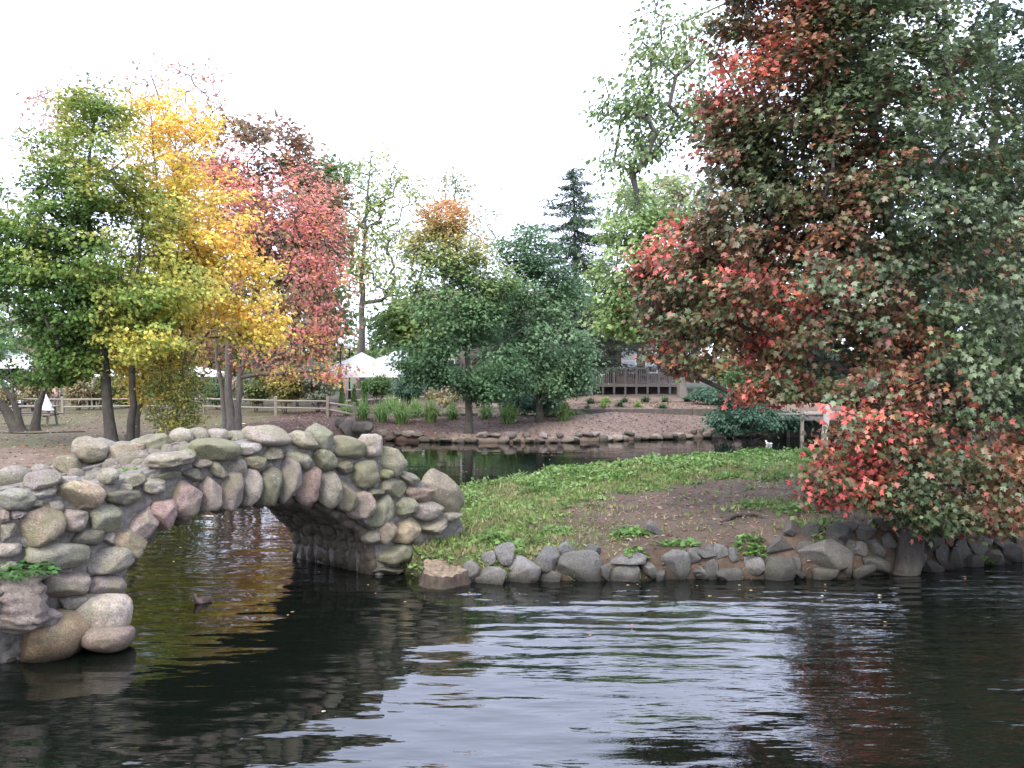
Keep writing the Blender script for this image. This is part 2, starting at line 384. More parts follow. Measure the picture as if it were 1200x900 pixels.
# ------------------------------------------------------------------ stone arch bridge
U = np.array([.64, .768, 0.]); U /= np.linalg.norm(U); VV = np.array([-U[1], U[0], 0.]); BP = np.array([-4.5, 10., 0.])
def face_hit(px, py, v=0.0):
    """(s, z) where a photo point lies on the bridge face plane shifted v along the barrel"""
    d = ray(px, py); p0 = BP + VV * v; c = np.array([0, 0, CAMH])
    t = ((p0 - c) @ VV) / (d @ VV); p = c + d * t
    return float((p - p0) @ U), float(p[2])
def bw(s, v, z): return BP + U * s + VV * v + np.array([0, 0, z])
L3 = lambda l, k, ox, oy: [(x / k + ox, y / k + oy, w / k, h / k, *r) for (x, y, w, h, *r) in l]
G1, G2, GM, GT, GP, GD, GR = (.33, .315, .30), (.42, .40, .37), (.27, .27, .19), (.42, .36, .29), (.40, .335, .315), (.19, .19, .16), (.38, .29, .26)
GG = (.32, .32, .26)
front = L3([(55, 315, 125, 78, 0, G1), (155, 245, 118, 62, -8, G1), (152, 290, 90, 34, 0, G2), (285, 290, 162, 106, 15, GT), (245, 250, 75, 40, 0, G1),
    (605, 175, 150, 56, -5, GG), (665, 170, 46, 52, 0, GG), (472, 250, 78, 46, -8, GG), (432, 303, 120, 60, 0, GD), (535, 270, 92, 66, 0, G1),
    (597, 230, 74, 36, 0, GD), (680, 228, 88, 46, 0, GD), (715, 190, 76, 30, 0, G1), (755, 140, 148, 84, 0, GM), (760, 215, 86, 46, 45, GG), (827, 203, 64, 60, 0, G1),
    (130, 400, 170, 150, -25, GT), (193, 342, 62, 50, 0, G2), (365, 380, 132, 98, 0, GG), (255, 385, 88, 92, 20, GP), (300, 448, 112, 66, 0, GD), (25, 430, 58, 72, 0, GG),
    (8, 375, 40, 50, 0, GP), (62, 368, 60, 36, 0, G1), (180, 508, 240, 110, 5, G1), (28, 492, 84, 62, 0, G2), (440, 468, 112, 112, 30, GT), (382, 532, 165, 104, -15, G1),
    (365, 614, 132, 76, 5, G1), (225, 612, 165, 110, 0, GP), (165, 592, 52, 60, 0, GM), (270, 672, 155, 64, 0, G1), (415, 662, 50, 34, 0, G2), (95, 455, 60, 60, 0, G1),
    (380, 450, 50, 50, 0, G2), (20, 560, 90, 60, 0, G1), (385, 235, 60, 60, 0, G2), (120, 330, 60, 30, 0, G2), (310, 340, 70, 40, 0, G2), (440, 275, 40, 36, 0, G2)], 3, 0, 480)
vous = L3([(565, 362, 96, 118, 42, GR), (495, 402, 74, 142, 42, GP), (640, 315, 100, 142, 18, GP), (730, 300, 80, 126, 8, GP), (805, 288, 70, 132, 3, G1), (873, 272, 60, 132, 0, G2)], 3, 0, 480)
vous += L3([(235, 335, 90, 168, 2, GD), (322, 315, 76, 194, 3, G1), (415, 335, 102, 172, -12, GR), (500, 355, 84, 158, -16, GG), (572, 374, 78, 142, -18, GG), (640, 422, 84, 126, -22, GP),
    (728, 452, 112, 122, -40, GG), (745, 532, 66, 112, 0, GP), (150, 335, 70, 150, 2, G1)], 3.75, 250, 480)[:-1]
caps = L3([(258, 115, 178, 92, 4, G2), (150, 172, 112, 54, 0, G2), (182, 232, 112, 64, 8, GM), (252, 195, 86, 66, 12, GG), (400, 135, 112, 76, 12, GG), (370, 215, 112, 84, 28, G2),
    (475, 122, 82, 136, -42, GG), (598, 168, 138, 112, 5, GM), (697, 160, 92, 112, 0, G2), (480, 220, 106, 92, 22, GM), (565, 255, 76, 70, 10, GD), (668, 280, 122, 126, 0, GM),
    (785, 226, 112, 112, 42, GG), (748, 283, 44, 52, 0, GM), (782, 344, 122, 88, 0, GG), (855, 305, 78, 54, 22, G1), (905, 367, 126, 78, 8, GR), (1018, 372, 165, 140, 38, GG), (700, 365, 78, 46, 5, GD)], 3.75, 250, 480)
lower = L3([(835, 430, 82, 88, 0, GG), (930, 448, 122, 86, 8, G1), (955, 512, 114, 62, -14, GG), (1035, 468, 84, 40, 0, G1), (835, 532, 118, 106, -12, GT), (795, 632, 142, 86, 5, GG),
    (775, 708, 114, 44, 8, G1), (845, 688, 64, 54, 0, G1), (885, 565, 56, 60, 0, GG), (900, 620, 50, 60, 0, G1), (700, 560, 50, 60, 0, G1)], 3.75, 250, 480)
# arch intrados traced on the face
arc_px = [(144, 760), (145, 690), (145, 673), (163, 653), (183, 633), (207, 617), (233, 603), (267, 597), (300, 592), (330, 590), (349, 591), (370, 595), (391, 599), (410, 609), (428, 622), (440, 634), (444, 650), (444, 672), (444, 720)]
arc = np.array([face_hit(*p) for p in arc_px]); arc[:, 0] = np.maximum.accumulate(arc[:, 0] + np.arange(len(arc)) * 1e-3)
S0, S1 = arc[0, 0], arc[-1, 0]
def arch_z(s): return np.interp(s, arc[:, 0], arc[:, 1] + .11)
top_px = [(-60, 590), (0, 578), (60, 570), (100, 560), (160, 545), (205, 532), (245, 517), (300, 505), (345, 505), (400, 512), (440, 520), (480, 546), (515, 568), (540, 600), (548, 625)]
tp = np.array([face_hit(*p) for p in top_px])
SL, SR = -2.4, tp[-1, 0]
def par_z(s): return np.interp(s, tp[:, 0], tp[:, 1]) - .10
BWID = 1.95
bridge = empty('stone_arch_bridge', bw(2.3, BWID / 2, 0), 'rustic fieldstone arch bridge of rounded mossy boulders set in mortar', 'bridge')
ss = np.unique(np.concatenate([np.arange(SL, SR, .09), [S0, S0 + .004, S1, S1 - .004, SR]]))
def bot(s): return np.where((s > S0) & (s < S1), np.maximum(arch_z(s), -.5), -.55)
def slab(sv, zb, zt, v0, v1):
    n_ = len(sv); V = []
    for v in (v0, v1):
        for zz in (zb, zt): V += [bw(s, v, z) for s, z in zip(sv, zz)]
    a, b_, c_, d_ = 0, n_, 2 * n_, 3 * n_; F = []
    for i in range(n_ - 1):
        j = i + 1
        F += [[a + i, a + j, b_ + j, b_ + i], [c_ + j, c_ + i, d_ + i, d_ + j], [b_ + i, b_ + j, d_ + j, d_ + i], [a + j, a + i, c_ + i, c_ + j]]
    F += [[a, b_, d_, c_], [a + n_ - 1, c_ + n_ - 1, d_ + n_ - 1, b_ + n_ - 1]]
    return np.array(V), F
m, n, b = newmat('mortar'); g = n.nodes.new('ShaderNodeNewGeometry').outputs['Position']
t1 = noise(n, 9, 6, g, .7); vo = n.nodes.new('ShaderNodeTexVoronoi'); vo.inputs['Scale'].default_value = 9; n.links.new(g, vo.inputs['Vector'])
c = ramp(n, t1.outputs[0], [(.3, (.09, .084, .074)), (.55, (.17, .16, .14)), (.75, (.24, .225, .2))]).outputs[0]
n.links.new(c, b.inputs['Base Color']); b.inputs['Roughness'].default_value = .95
q = n.nodes.new('ShaderNodeMath'); q.operation = 'SUBTRACT'; n.links.new(t1.outputs[0], q.inputs[0]); n.links.new(vo.outputs['Distance'], q.inputs[1]); bump(n, b, q.outputs[0], .8, .05)
M_MORT = m
deckz = lambda s: np.maximum(par_z(s) - .16, bot(s) + .12)
V, F = slab(ss, bot(ss), deckz(ss), 0.0, BWID)
obj('mortar_core', V, F, M_MORT, bridge)
for v0, v1, dz_ in ((.004, .30, .02), (BWID - .30, BWID - .004, .12)):
    sp_ = ss[(ss > -2.3)]; V, F = slab(sp_, deckz(sp_) - .05, np.maximum(par_z(sp_) - dz_, deckz(sp_) + .01), v0, v1); obj('parapet_core', V, F, M_MORT, bridge)
_sd = [100]
def place_stone(name, px, py, w_, h_, ang, col, v=0.0, depth=None, parent=None, mat=None, rough=.085, sq=2.6, cuts=4, push=.0):
    _sd[0] += 1; s, z = face_hit(px, py, v)
    s1, _ = face_hit(px + w_ / 2, py, v); s0, _ = face_hit(px - w_ / 2, py, v); _, z1 = face_hit(px, py - h_ / 2, v); _, z0 = face_hit(px, py + h_ / 2, v)
    rs_, rz_ = (s1 - s0) / 2 * .98, (z1 - z0) / 2 * .99
    dep = depth or max(.12, min(.27, .72 * (rs_ + rz_)))
    # rotation happens in the picture plane of the face (image clockwise positive)
    if ang:
        a_ = R(abs(ang)); cs, sn = math.cos(a_), math.sin(a_)
    V, F = stone(_sd[0], (rs_ * 1.02, dep, rz_ * 1.02), 4, cuts, sq, rough, cut_lo=.68)
    if ang:
        a_ = R(ang) ; cs, sn = math.cos(a_), math.sin(a_)
        x, zz = V[:, 0].copy(), V[:, 2].copy(); V[:, 0] = x * cs + zz * sn; V[:, 2] = -x * sn + zz * cs
    W = bw(s, v + .03 - push, z) + V[:, :1] * U + V[:, 1:2] * VV + np.outer(V[:, 2], [0, 0, 1])
    rr = random.Random(_sd[0]); f = rr.uniform(.85, 1.15)
    colr = tuple(min(.6, c_ * f * rr.uniform(.95, 1.05)) for c_ in col)
    return obj(name, W, F, mat or M_STONE, parent, loc=bw(s, v, z), smooth=True, color=colr)
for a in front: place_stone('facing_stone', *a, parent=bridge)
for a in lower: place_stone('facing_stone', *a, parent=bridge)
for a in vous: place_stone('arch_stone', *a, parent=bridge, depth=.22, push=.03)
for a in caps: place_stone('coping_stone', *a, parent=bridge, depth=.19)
# the parapet on the far side, seen over the deck
back = L3([(322, 142, 116, 84, 5, GG), (430, 155, 112, 66, 0, GT), (560, 118, 132, 82, -5, GM), (520, 170, 86, 42, 0, G1), (250, 200, 108, 80, 15, GM), (350, 212, 72, 46, 0, G2), (410, 215, 56, 50, 0, G2),
    (470, 208, 74, 44, 0, G2), (530, 205, 50, 40, 0, G1), (770, 92, 96, 40, 0, GG), (665, 130, 88, 46, 0, G1), (835, 112, 76, 44, 0, G2), (885, 85, 44, 50, 0, GT), (385, 180, 40, 34, 0, GM), (480, 130, 50, 30, 0, GT)], 3, 0, 480)
for a in back: place_stone('coping_stone', *a, v=BWID - .15, parent=bridge, depth=.17)
rs = np.random.RandomState(9); s_ = 2.0
while s_ < 5.3:      # far coping continues behind the near one
    wd = rs.uniform(.26, .46); V, F = stone(int(s_ * 1000), (wd / 2 * 1.05, .17, .12), 3, 1, 2.5, .06, cut_lo=.75); sc = s_ + wd / 2
    W = bw(sc, BWID - .15, float(par_z(sc)) - .06) + V[:, :1] * U + V[:, 1:2] * VV + V[:, 2:] * np.array([0, 0, 1.]); f = rs.uniform(.85, 1.1)
    obj('coping_stone', W, F, M_STONE, bridge, smooth=True, color=tuple(c_ * f for c_ in (G1, GG, G2, GT)[rs.randint(4)])); s_ += wd
# gap-filling cobbles on the face, rear face and barrel
def cobbles(name, pts, rad, seed, mat, col, parent, sub=2):
    rs = np.random.RandomState(seed); Vs = []; Fs = []; k = 0
    for (P, ex, ey, ez) in pts:
        r_ = rad * rs.uniform(.7, 1.25); V, F = stone(seed + k, (r_ * rs.uniform(1, 1.5), r_ * .8, r_ * rs.uniform(.8, 1.1)), sub, 1, 2.4, .07)
        W = P + V[:, :1] * ex + V[:, 1:2] * ey + V[:, 2:] * ez
        Fs.append(F + sum(len(x) for x in Vs)); Vs.append(W); k += 1
    return obj(name, np.concatenate(Vs), np.concatenate(Fs), mat, parent, smooth=True, color=col)
E3 = np.array([0, 0, 1.]); rs = np.random.RandomState(5)
pts = []
for s in np.arange(SL, SR, .13):
    for z in np.arange(-.1, 2.1, .13):
        if z < par_z(s) - .04 and z > bot(s) + .06: pts.append((bw(s + rs.uniform(-.03, .03), .035, z + rs.uniform(-.03, .03)), U, VV, E3))
cobbles('chinking', pts, .052, 300, M_STONE, (.30, .28, .25), bridge, 2)
pts = [(bw(s + rs.uniform(-.05, .05), v + rs.uniform(-.05, .05), float(deckz(s)) - .02), U, VV, E3) for s in np.arange(SL, SR, .2) for v in np.arange(.36, BWID - .3, .2)]
cobbles('deck_rubble', pts, .085, 2600, M_STONE, (.26, .245, .22), bridge, 2)
pts = [(bw(s + rs.uniform(-.05, .05), BWID, z + rs.uniform(-.05, .05)), U, VV, E3) for s in np.arange(SL, SR, .27) for z in np.arange(-.1, 2.2, .22) if z < par_z(s) and z > bot(s) + .1]
cobbles('rear_masonry', pts, .14, 700, M_STONE, G1, bridge)
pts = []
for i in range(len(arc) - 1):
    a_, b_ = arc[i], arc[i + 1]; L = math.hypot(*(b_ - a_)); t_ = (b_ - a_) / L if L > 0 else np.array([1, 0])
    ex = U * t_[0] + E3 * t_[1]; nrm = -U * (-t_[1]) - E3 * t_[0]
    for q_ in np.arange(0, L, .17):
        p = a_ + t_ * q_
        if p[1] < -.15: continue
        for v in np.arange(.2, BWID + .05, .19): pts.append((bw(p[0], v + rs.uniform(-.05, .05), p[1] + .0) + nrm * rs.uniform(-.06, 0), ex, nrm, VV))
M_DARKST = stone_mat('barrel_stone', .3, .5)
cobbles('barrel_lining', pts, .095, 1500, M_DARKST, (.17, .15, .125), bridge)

# ------------------------------------------------------------------ loose rocks
_u = 'first second third fourth fifth sixth seventh eighth ninth'.split()
ORD = _u + 'tenth eleventh twelfth thirteenth fourteenth fifteenth sixteenth seventeenth eighteenth nineteenth'.split()
for _t, _tt in (('twenty', 'twentieth'), ('thirty', 'thirtieth'), ('forty', 'fortieth'), ('fifty', 'fiftieth')): ORD += [_tt] + [_t + '-' + x for x in _u]
def rock_at(P, w_m, h_m, seed, col, cuts=7, dm=None, lo=.5, rough=.05, rz=None, mat=None, sub=3, name='rock', sink=False, layered=False):
    rs = np.random.RandomState(seed); a = rs.uniform(-.5, .5) if rz is None else rz; t = rs.uniform(-.15, .15)
    Rm = (Matrix.Rotation(a, 3, 'Z') @ Matrix.Rotation(t, 3, 'Y'))
    V, F = stone(seed, (w_m / 2 * 1.12, (dm or w_m * .8) / 2, h_m / 2 * 1.12), sub, cuts, 3.0 if cuts > 4 else 2.4, rough, Rm, lo)
    if sink: V[:, 2] = np.where(V[:, 2] < 0, V[:, 2] * 1.6, V[:, 2])
    if layered:
        st_ = np.sin(V[:, 2] * 70 + V[:, 0] * 9 + 2 * vnoise(V, 5, seed, 2)); V[:, :2] *= (1 + .07 * np.tanh(3 * st_) + .05 * vnoise(V, 12, seed, 2))[:, None]
    f = rs.uniform(.8, 1.2)
    return obj(name, V + P, F, mat or M_ROCK, loc=P, smooth=not (cuts > 6 and sub == 4), color=tuple(c_ * f for c_ in col))
def pxm(px_, Y): return px_ * Y / FPX
r6 = L3([(300, 510, 60, 60), (373, 498, 90, 88), (310, 588, 132, 74), (442, 562, 132, 98), (545, 515, 122, 112), (625, 487, 78, 70), (720, 488, 64, 72), (555, 583, 88, 52), (665, 552, 152, 118), (760, 560, 58, 62),
    (840, 578, 104, 78), (848, 522, 134, 46), (1040, 532, 108, 104), (940, 552, 70, 46), (985, 580, 54, 58), (955, 400, 62, 56), (1110, 510, 92, 62), (1160, 495, 72, 52), (1180, 550, 62, 62), (1140, 568, 58, 32), (245, 572, 64, 84)], 10 / 3, 480, 500)
r7 = L3([(145, 565, 62, 52), (120, 625, 52, 28), (190, 560, 48, 58), (225, 565, 40, 52), (215, 640, 84, 46), (290, 610, 72, 58), (378, 545, 108, 64), (385, 603, 132, 80), (445, 635, 44, 34), (420, 490, 62, 58), (490, 490, 54, 62),
    (530, 565, 168, 104), (590, 500, 124, 58), (525, 630, 98, 38), (600, 612, 40, 44), (645, 555, 50, 50), (700, 550, 80, 84), (660, 622, 84, 40), (665, 500, 74, 54), (740, 472, 94, 50), (700, 605, 90, 50), (885, 520, 90, 145),
    (880, 612, 94, 44), (970, 580, 68, 80), (815, 612, 58, 32), (1030, 600, 60, 50), (1085, 575, 96, 66), (1165, 572, 84, 74), (1185, 515, 70, 60), (1120, 530, 70, 50), (560, 520, 60, 44), (620, 540, 50, 60), (470, 560, 60, 60), (745, 520, 60, 60), (800, 550, 70, 80), (850, 590, 60, 50), (830, 500, 60, 50), (915, 565, 50, 60), (1000, 560, 60, 70), (980, 510, 70, 50), (1060, 520, 60, 50), (560, 600, 60, 50), (345, 590, 40, 40), (1140, 610, 70, 40), (440, 600, 50, 40), (620, 480, 50, 34), (1035, 540, 70, 60), (940, 520, 60, 60), (1210, 610, 60, 40)], 2.857, 780, 450)
rocks = []
def yshore(X): return float(np.interp(X, ISLAND[:12, 0], ISLAND[:12, 1]))
STUMP_PX, TRUNK_PX = 519, 1060
for (px, py, w_, h_) in r6 + r7:
    # rock centres sit on the face of the bank: shoreline at z=0, stepping back as they rise
    Y = 13.0
    for _ in range(12):
        P = atY(px, py, Y); yb = yshore(P[0]); z = P[2]
        Y = .5 * Y + .5 * (yb + .10 + max(0, z - .05) * .62)
    P = atY(px, py, Y); rocks.append((px, py, w_, h_, P))
rocks.sort()
cnt = {}; low_n = {}
for i, (px, py, w_, h_, P) in enumerate(rocks):
    base = P[2] - pxm(h_, P[1]) / 2; row = 'at the waterline' if base < .12 else 'in the upper row'
    rocks[i] = (px, py, w_, h_, P, row)
for side in (0, 1):
    for row in ('at the waterline', 'in the upper row'):
        lst = [r for r in rocks if r[5] == row and ((r[0] < 800) == (side == 0))]
        lst.sort(key=lambda r: r[0] if side == 0 else -r[0])
        if side == 1:
            right = [r for r in lst if r[0] > TRUNK_PX]; left = [r for r in lst if r[0] <= TRUNK_PX]; right.sort(key=lambda r: r[0])
            sets = [(left, 'left of the leaning maple trunk'), (right, 'right of the leaning maple trunk')]
        else: sets = [(lst, 'right of the sawn stump')]
        for ls, where in sets:
            for k, (px, py, w_, h_, P, rw) in enumerate(ls):
                sd_ = int(px * 7 + py); rs = np.random.RandomState(sd_)
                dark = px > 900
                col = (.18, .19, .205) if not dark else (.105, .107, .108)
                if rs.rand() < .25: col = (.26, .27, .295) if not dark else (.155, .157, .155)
                big = 'large' if w_ > 38 else ('small' if w_ < 21 else 'grey')
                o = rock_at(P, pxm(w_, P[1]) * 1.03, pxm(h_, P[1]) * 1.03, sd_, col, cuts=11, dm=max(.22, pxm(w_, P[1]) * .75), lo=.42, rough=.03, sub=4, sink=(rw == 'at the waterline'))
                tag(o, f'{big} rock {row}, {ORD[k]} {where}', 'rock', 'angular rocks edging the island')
# boulders and ledge at the left foot of the bridge
def wr(px, py, w_, h_, Y, col, label, seed, cuts=3, mat=None, dm=None):
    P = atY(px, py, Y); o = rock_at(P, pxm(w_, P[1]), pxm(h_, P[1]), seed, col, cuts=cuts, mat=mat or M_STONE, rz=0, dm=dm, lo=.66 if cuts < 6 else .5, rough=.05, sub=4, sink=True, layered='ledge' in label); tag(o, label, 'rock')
wr(60, 739, 74, 42, 9.6, (.33, .25, .17), 'wide tan boulder standing in the water at the left foot of the bridge', 31, 2, dm=.8)
wr(118, 718, 62, 42, 9.95, (.60, .56, .52), 'pale rounded boulder resting against the left foot of the bridge', 12, 0, dm=.6)
wr(125, 743, 54, 20, 9.75, (.46, .38, .36), 'low pinkish stone lying in the water beneath the pale boulder', 13, 2, dm=.6)
wr(18, 700, 84, 48, 9.15, (.25, .22, .215), 'jagged layered ledge rock at the left edge below the green ferns', 14, 12, M_ROCK)
wr(-42, 705, 74, 50, 8.9, (.21, .18, .175), 'ledge rock beside the layered rock at the left edge', 19, 9, M_ROCK)
wr(8, 722, 64, 20, 9.05, (.24, .21, .2), 'flat shelf of rock under the jagged layered ledge', 15, 8, M_ROCK)
wr(50, 722, 32, 16, 9.3, (.30, .27, .29), 'small smooth lavender grey stone between ledge and tan boulder', 16, 1)
wr(20, 680, 62, 20, 9.25, (.25, .215, .2), 'thin slab of rock lying on top of the layered ledge', 17, 8, M_ROCK)
# far shore edging
fr = []
rs = np.random.RandomState(77)
for i in range(62):
    px = 432 + i * 8.3 + rs.uniform(-2, 2); w_ = rs.uniform(7, 15) * (1.25 if rs.rand() < .2 else 1); h_ = rs.uniform(4.5, 10)
    if px > 925: break
    d = ray(px, 515); X = d[0] / d[1]
    ysh = 35
    for _ in range(8): ysh = float(np.interp(X * ysh, POND[4:14][::-1, 0], POND[4:14][::-1, 1]))
    yc = ysh + .15 + (.25 if rs.rand() < .4 else 0); zc = .09 if yc < ysh + .3 else .27
    fr.append((px, X * yc, yc, zc, pxm(w_, yc), pxm(h_, yc)))
cl = 0; cr = 0; TREEPX = 549
for (px, X, Y, Z, wm, hm) in fr:
    o = rock_at((X, Y, Z), wm, hm, int(px * 3), ((.27, .235, .21), (.17, .15, .15), (.34, .31, .30), (.14, .13, .12))[rs.randint(4)], cuts=6, sub=3)
    if px > TREEPX: cr += 1; k = cr; wd = 'right'
    else: wd = 'left'; k = sum(1 for f in fr if px <= f[0] < TREEPX)
    tag(o, f'small rock edging the far shore, {ORD[k-1]} {wd} of the slim maple', 'rock', 'small rocks edging the far shore')
for i, (px, py, w_, h_, lab) in enumerate([(407, 502, 20, 18, 'dark boulder at the left start of the far shore rocks'), (421, 503, 18, 16, 'dark boulder between the pale capped rock and the far shore edging'), (399, 495, 14, 12, 'small dark rock on mulch above the far shore boulders'),
        (409, 494, 9, 8, 'pale rounded rock sitting on top of the dark far shore boulders'), (430, 500, 14, 12, 'brown rock leaning behind the dark far shore boulders')]):
    P = atY(px, py, 35.9 + (.4 if py < 498 else 0)); o = rock_at(P, pxm(w_, P[1]), pxm(h_, P[1]), 900 + i, (.12, .115, .11) if i != 3 else (.38, .33, .3), cuts=4); tag(o, lab, 'rock')
norm2 = lambda a: a / np.linalg.norm(a, axis=1, keepdims=True)
# sawn stump
mS = simple_mat('stump_wood', (.22, .165, .11), .9, .6, 16); sb = bark_mat('stump_bark', (.055, .036, .026))
P = atZ(519, 676, 0); cx_, cy_ = P[0] + .02, 12.74
st = empty('tree_stump', (cx_, cy_, -.1), 'broad low sawn tree stump at the island tip beside the bridge', 'stump')
nn = 64; rings = []
an = np.linspace(0, 2 * math.pi, nn, endpoint=False)
lob = 1 + .09 * np.sin(3 * an + 1) + .06 * np.sin(5 * an + 2) + .03 * np.sin(11 * an)
V = []
for z, f in ((-.2, 1.3), (0, 1.16), (.10, 1.02), (.16, .97), (.22, .93)):
    V += [(cx_ + .31 * f * l * math.cos(a) , cy_ + .30 * f * l * math.sin(a), z - (.05 if z > .2 else 0) * math.sin(a + 2.2) - .06 * (z > .2) * (1 - math.sin(a)) * .5) for a, l in zip(an, lob)]
F = [[r_ * nn + i, r_ * nn + (i + 1) % nn, (r_ + 1) * nn + (i + 1) % nn, (r_ + 1) * nn + i] for r_ in range(4) for i in range(nn)]
V = np.array(V); V[:, :2] += (.03 * vnoise(V, 9, 4, 3) + .02 * vnoise(V, 25, 5, 2))[:, None] * norm2(V[:, :2] - [cx_, cy_]); V[:, 2] += .035 * vnoise(V * [1, 1, 0], 7, 6, 3)
obj('bark', V, F, sb, st, smooth=True)
top = np.array(V[-nn:]); c0 = top.mean(0); Vt = list(top); 
for f in (.7, .4): Vt += [c0 + (p - c0) * f + np.array([0, 0, .012 * math.sin(p[0] * 30)]) for p in top]
Vt.append(c0); F = [[r_ * nn + i, r_ * nn + (i + 1) % nn, (r_ + 1) * nn + (i + 1) % nn, (r_ + 1) * nn + i] for r_ in range(2) for i in range(nn)] + [[2 * nn + i, 2 * nn + (i + 1) % nn, 3 * nn] for i in range(nn)]
obj('sawn_face', Vt, F, mS, st, smooth=True)
# ------------------------------------------------------------------ trees
def leaf_arrays(kind):
    if kind == 'maple':
        pts = [(0, 0), (.16, .02), (.5, .12), (.30, .30), (.62, .62), (.26, .58), (0, 1.05), (-.26, .58), (-.62, .62), (-.30, .30), (-.5, .12), (-.16, .02)]
        V = np.array([(x, y, -.22 * abs(x) - .12 * y * y) for x, y in pts]); F = np.array([[0, i, i + 1] for i in range(1, 11)]); return V, F
    if kind == 'oval':
        V = np.array([(0, 0, 0), (.34, .4, -.1), (.2, .85, -.12), (0, 1.05, -.18), (-.2, .85, -.12), (-.34, .4, -.1)]); F = np.array([[0, 1, 2], [0, 2, 3], [0, 3, 4], [0, 4, 5]]); return V, F
    if kind == 'star':
        V = np.array([(0, 0, 0), (.5, .15, -.12), (.22, .42, .02), (.45, .75, -.12), (0, 1.0, -.1), (-.45, .75, -.12), (-.22, .42, .02), (-.5, .15, -.12)]); F = np.array([[0, 1, 2], [2, 3, 4], [0, 2, 6], [2, 4, 6], [4, 5, 6], [0, 6, 7]]); return V, F
    if kind == 'lance':
        V = np.array([(0, 0, 0), (.13, .4, -.02), (0, 1, -.15), (-.13, .4, -.02)]); F = np.array([[0, 1, 2], [0, 2, 3]]); return V, F
def norm(a): return a / np.maximum(np.linalg.norm(a, axis=-1, keepdims=True), 1e-9)
def leaf_mesh(P, Nn, Dd, size, cols, kind):
    T, F = leaf_arrays(kind); Nn = norm(Nn); Dd = norm(Dd - (Dd * Nn).sum(1, keepdims=True) * Nn); S = np.cross(Dd, Nn)
    size = size[:, None, None]
    V = P[:, None] + size * (T[None, :, 0:1] * S[:, None] + T[None, :, 1:2] * Dd[:, None] + T[None, :, 2:3] * Nn[:, None])
    k = len(T); FF = F[None] + (np.arange(len(P)) * k)[:, None, None]
    return V.reshape(-1, 3), FF.reshape(-1, F.shape[1]), np.repeat(cols, k, 0)
def tube(path, rad, nseg):
    """swept tube; path (n,3), rad (n,)"""
    n_ = len(path); T = np.gradient(path, axis=0); T = norm(T)
    ref = np.array([1., 0, 0]) if abs(T[0, 0]) < .8 else np.array([0, 1., 0]); V = []
    x = norm(np.cross(T[0], ref)[None])[0]
    for i in range(n_):
        x = x - (x @ T[i]) * T[i]; x /= max(np.linalg.norm(x), 1e-9); y = np.cross(T[i], x)
        a = np.linspace(0, 2 * math.pi, nseg, endpoint=False)
        V.append(path[i] + rad[i] * (np.cos(a)[:, None] * x + np.sin(a)[:, None] * y))
    V = np.concatenate(V); j = np.arange(nseg); jn = (j + 1) % nseg
    F = np.concatenate([np.stack([i * nseg + j, i * nseg + jn, (i + 1) * nseg + jn, (i + 1) * nseg + j], -1) for i in range(n_ - 1)])
    return V, F
LB = 1.6
def hj(A):
    h = np.sin(np.round(A, 3) @ np.array([12.9898, 78.233, 37.719])) * 43758.5453; return h - np.floor(h)
def palette(pal, t, rs, jit=.18):
    """pal: list of rgb along t 0..1; leaves pick near their place with scatter"""
    t = np.clip(t + rs.normal(0, jit, len(t)), 0, .9999) * (len(pal) - 1); pal = np.array(pal); i = t.astype(int); f = (t - i)[:, None]
    c = pal[i] * (1 - f) + pal[np.minimum(i + 1, len(pal) - 1)] * f
    c = c * LB; c = c * .9 + c.mean(1, keepdims=True) * .1
    return np.minimum(c * rs.uniform(.7, 1.3, (len(t), 1)), .8)
def ell(px, py, Y, rx, rz, wgt=None, ry=None):
    c = atY(px, py, Y); a = rx * Y / FPX; b_ = rz * Y / FPX
    return (c, np.array([a, ry if ry else (a + b_) / 2 * .85, b_]), wgt if wgt else rx * rz)
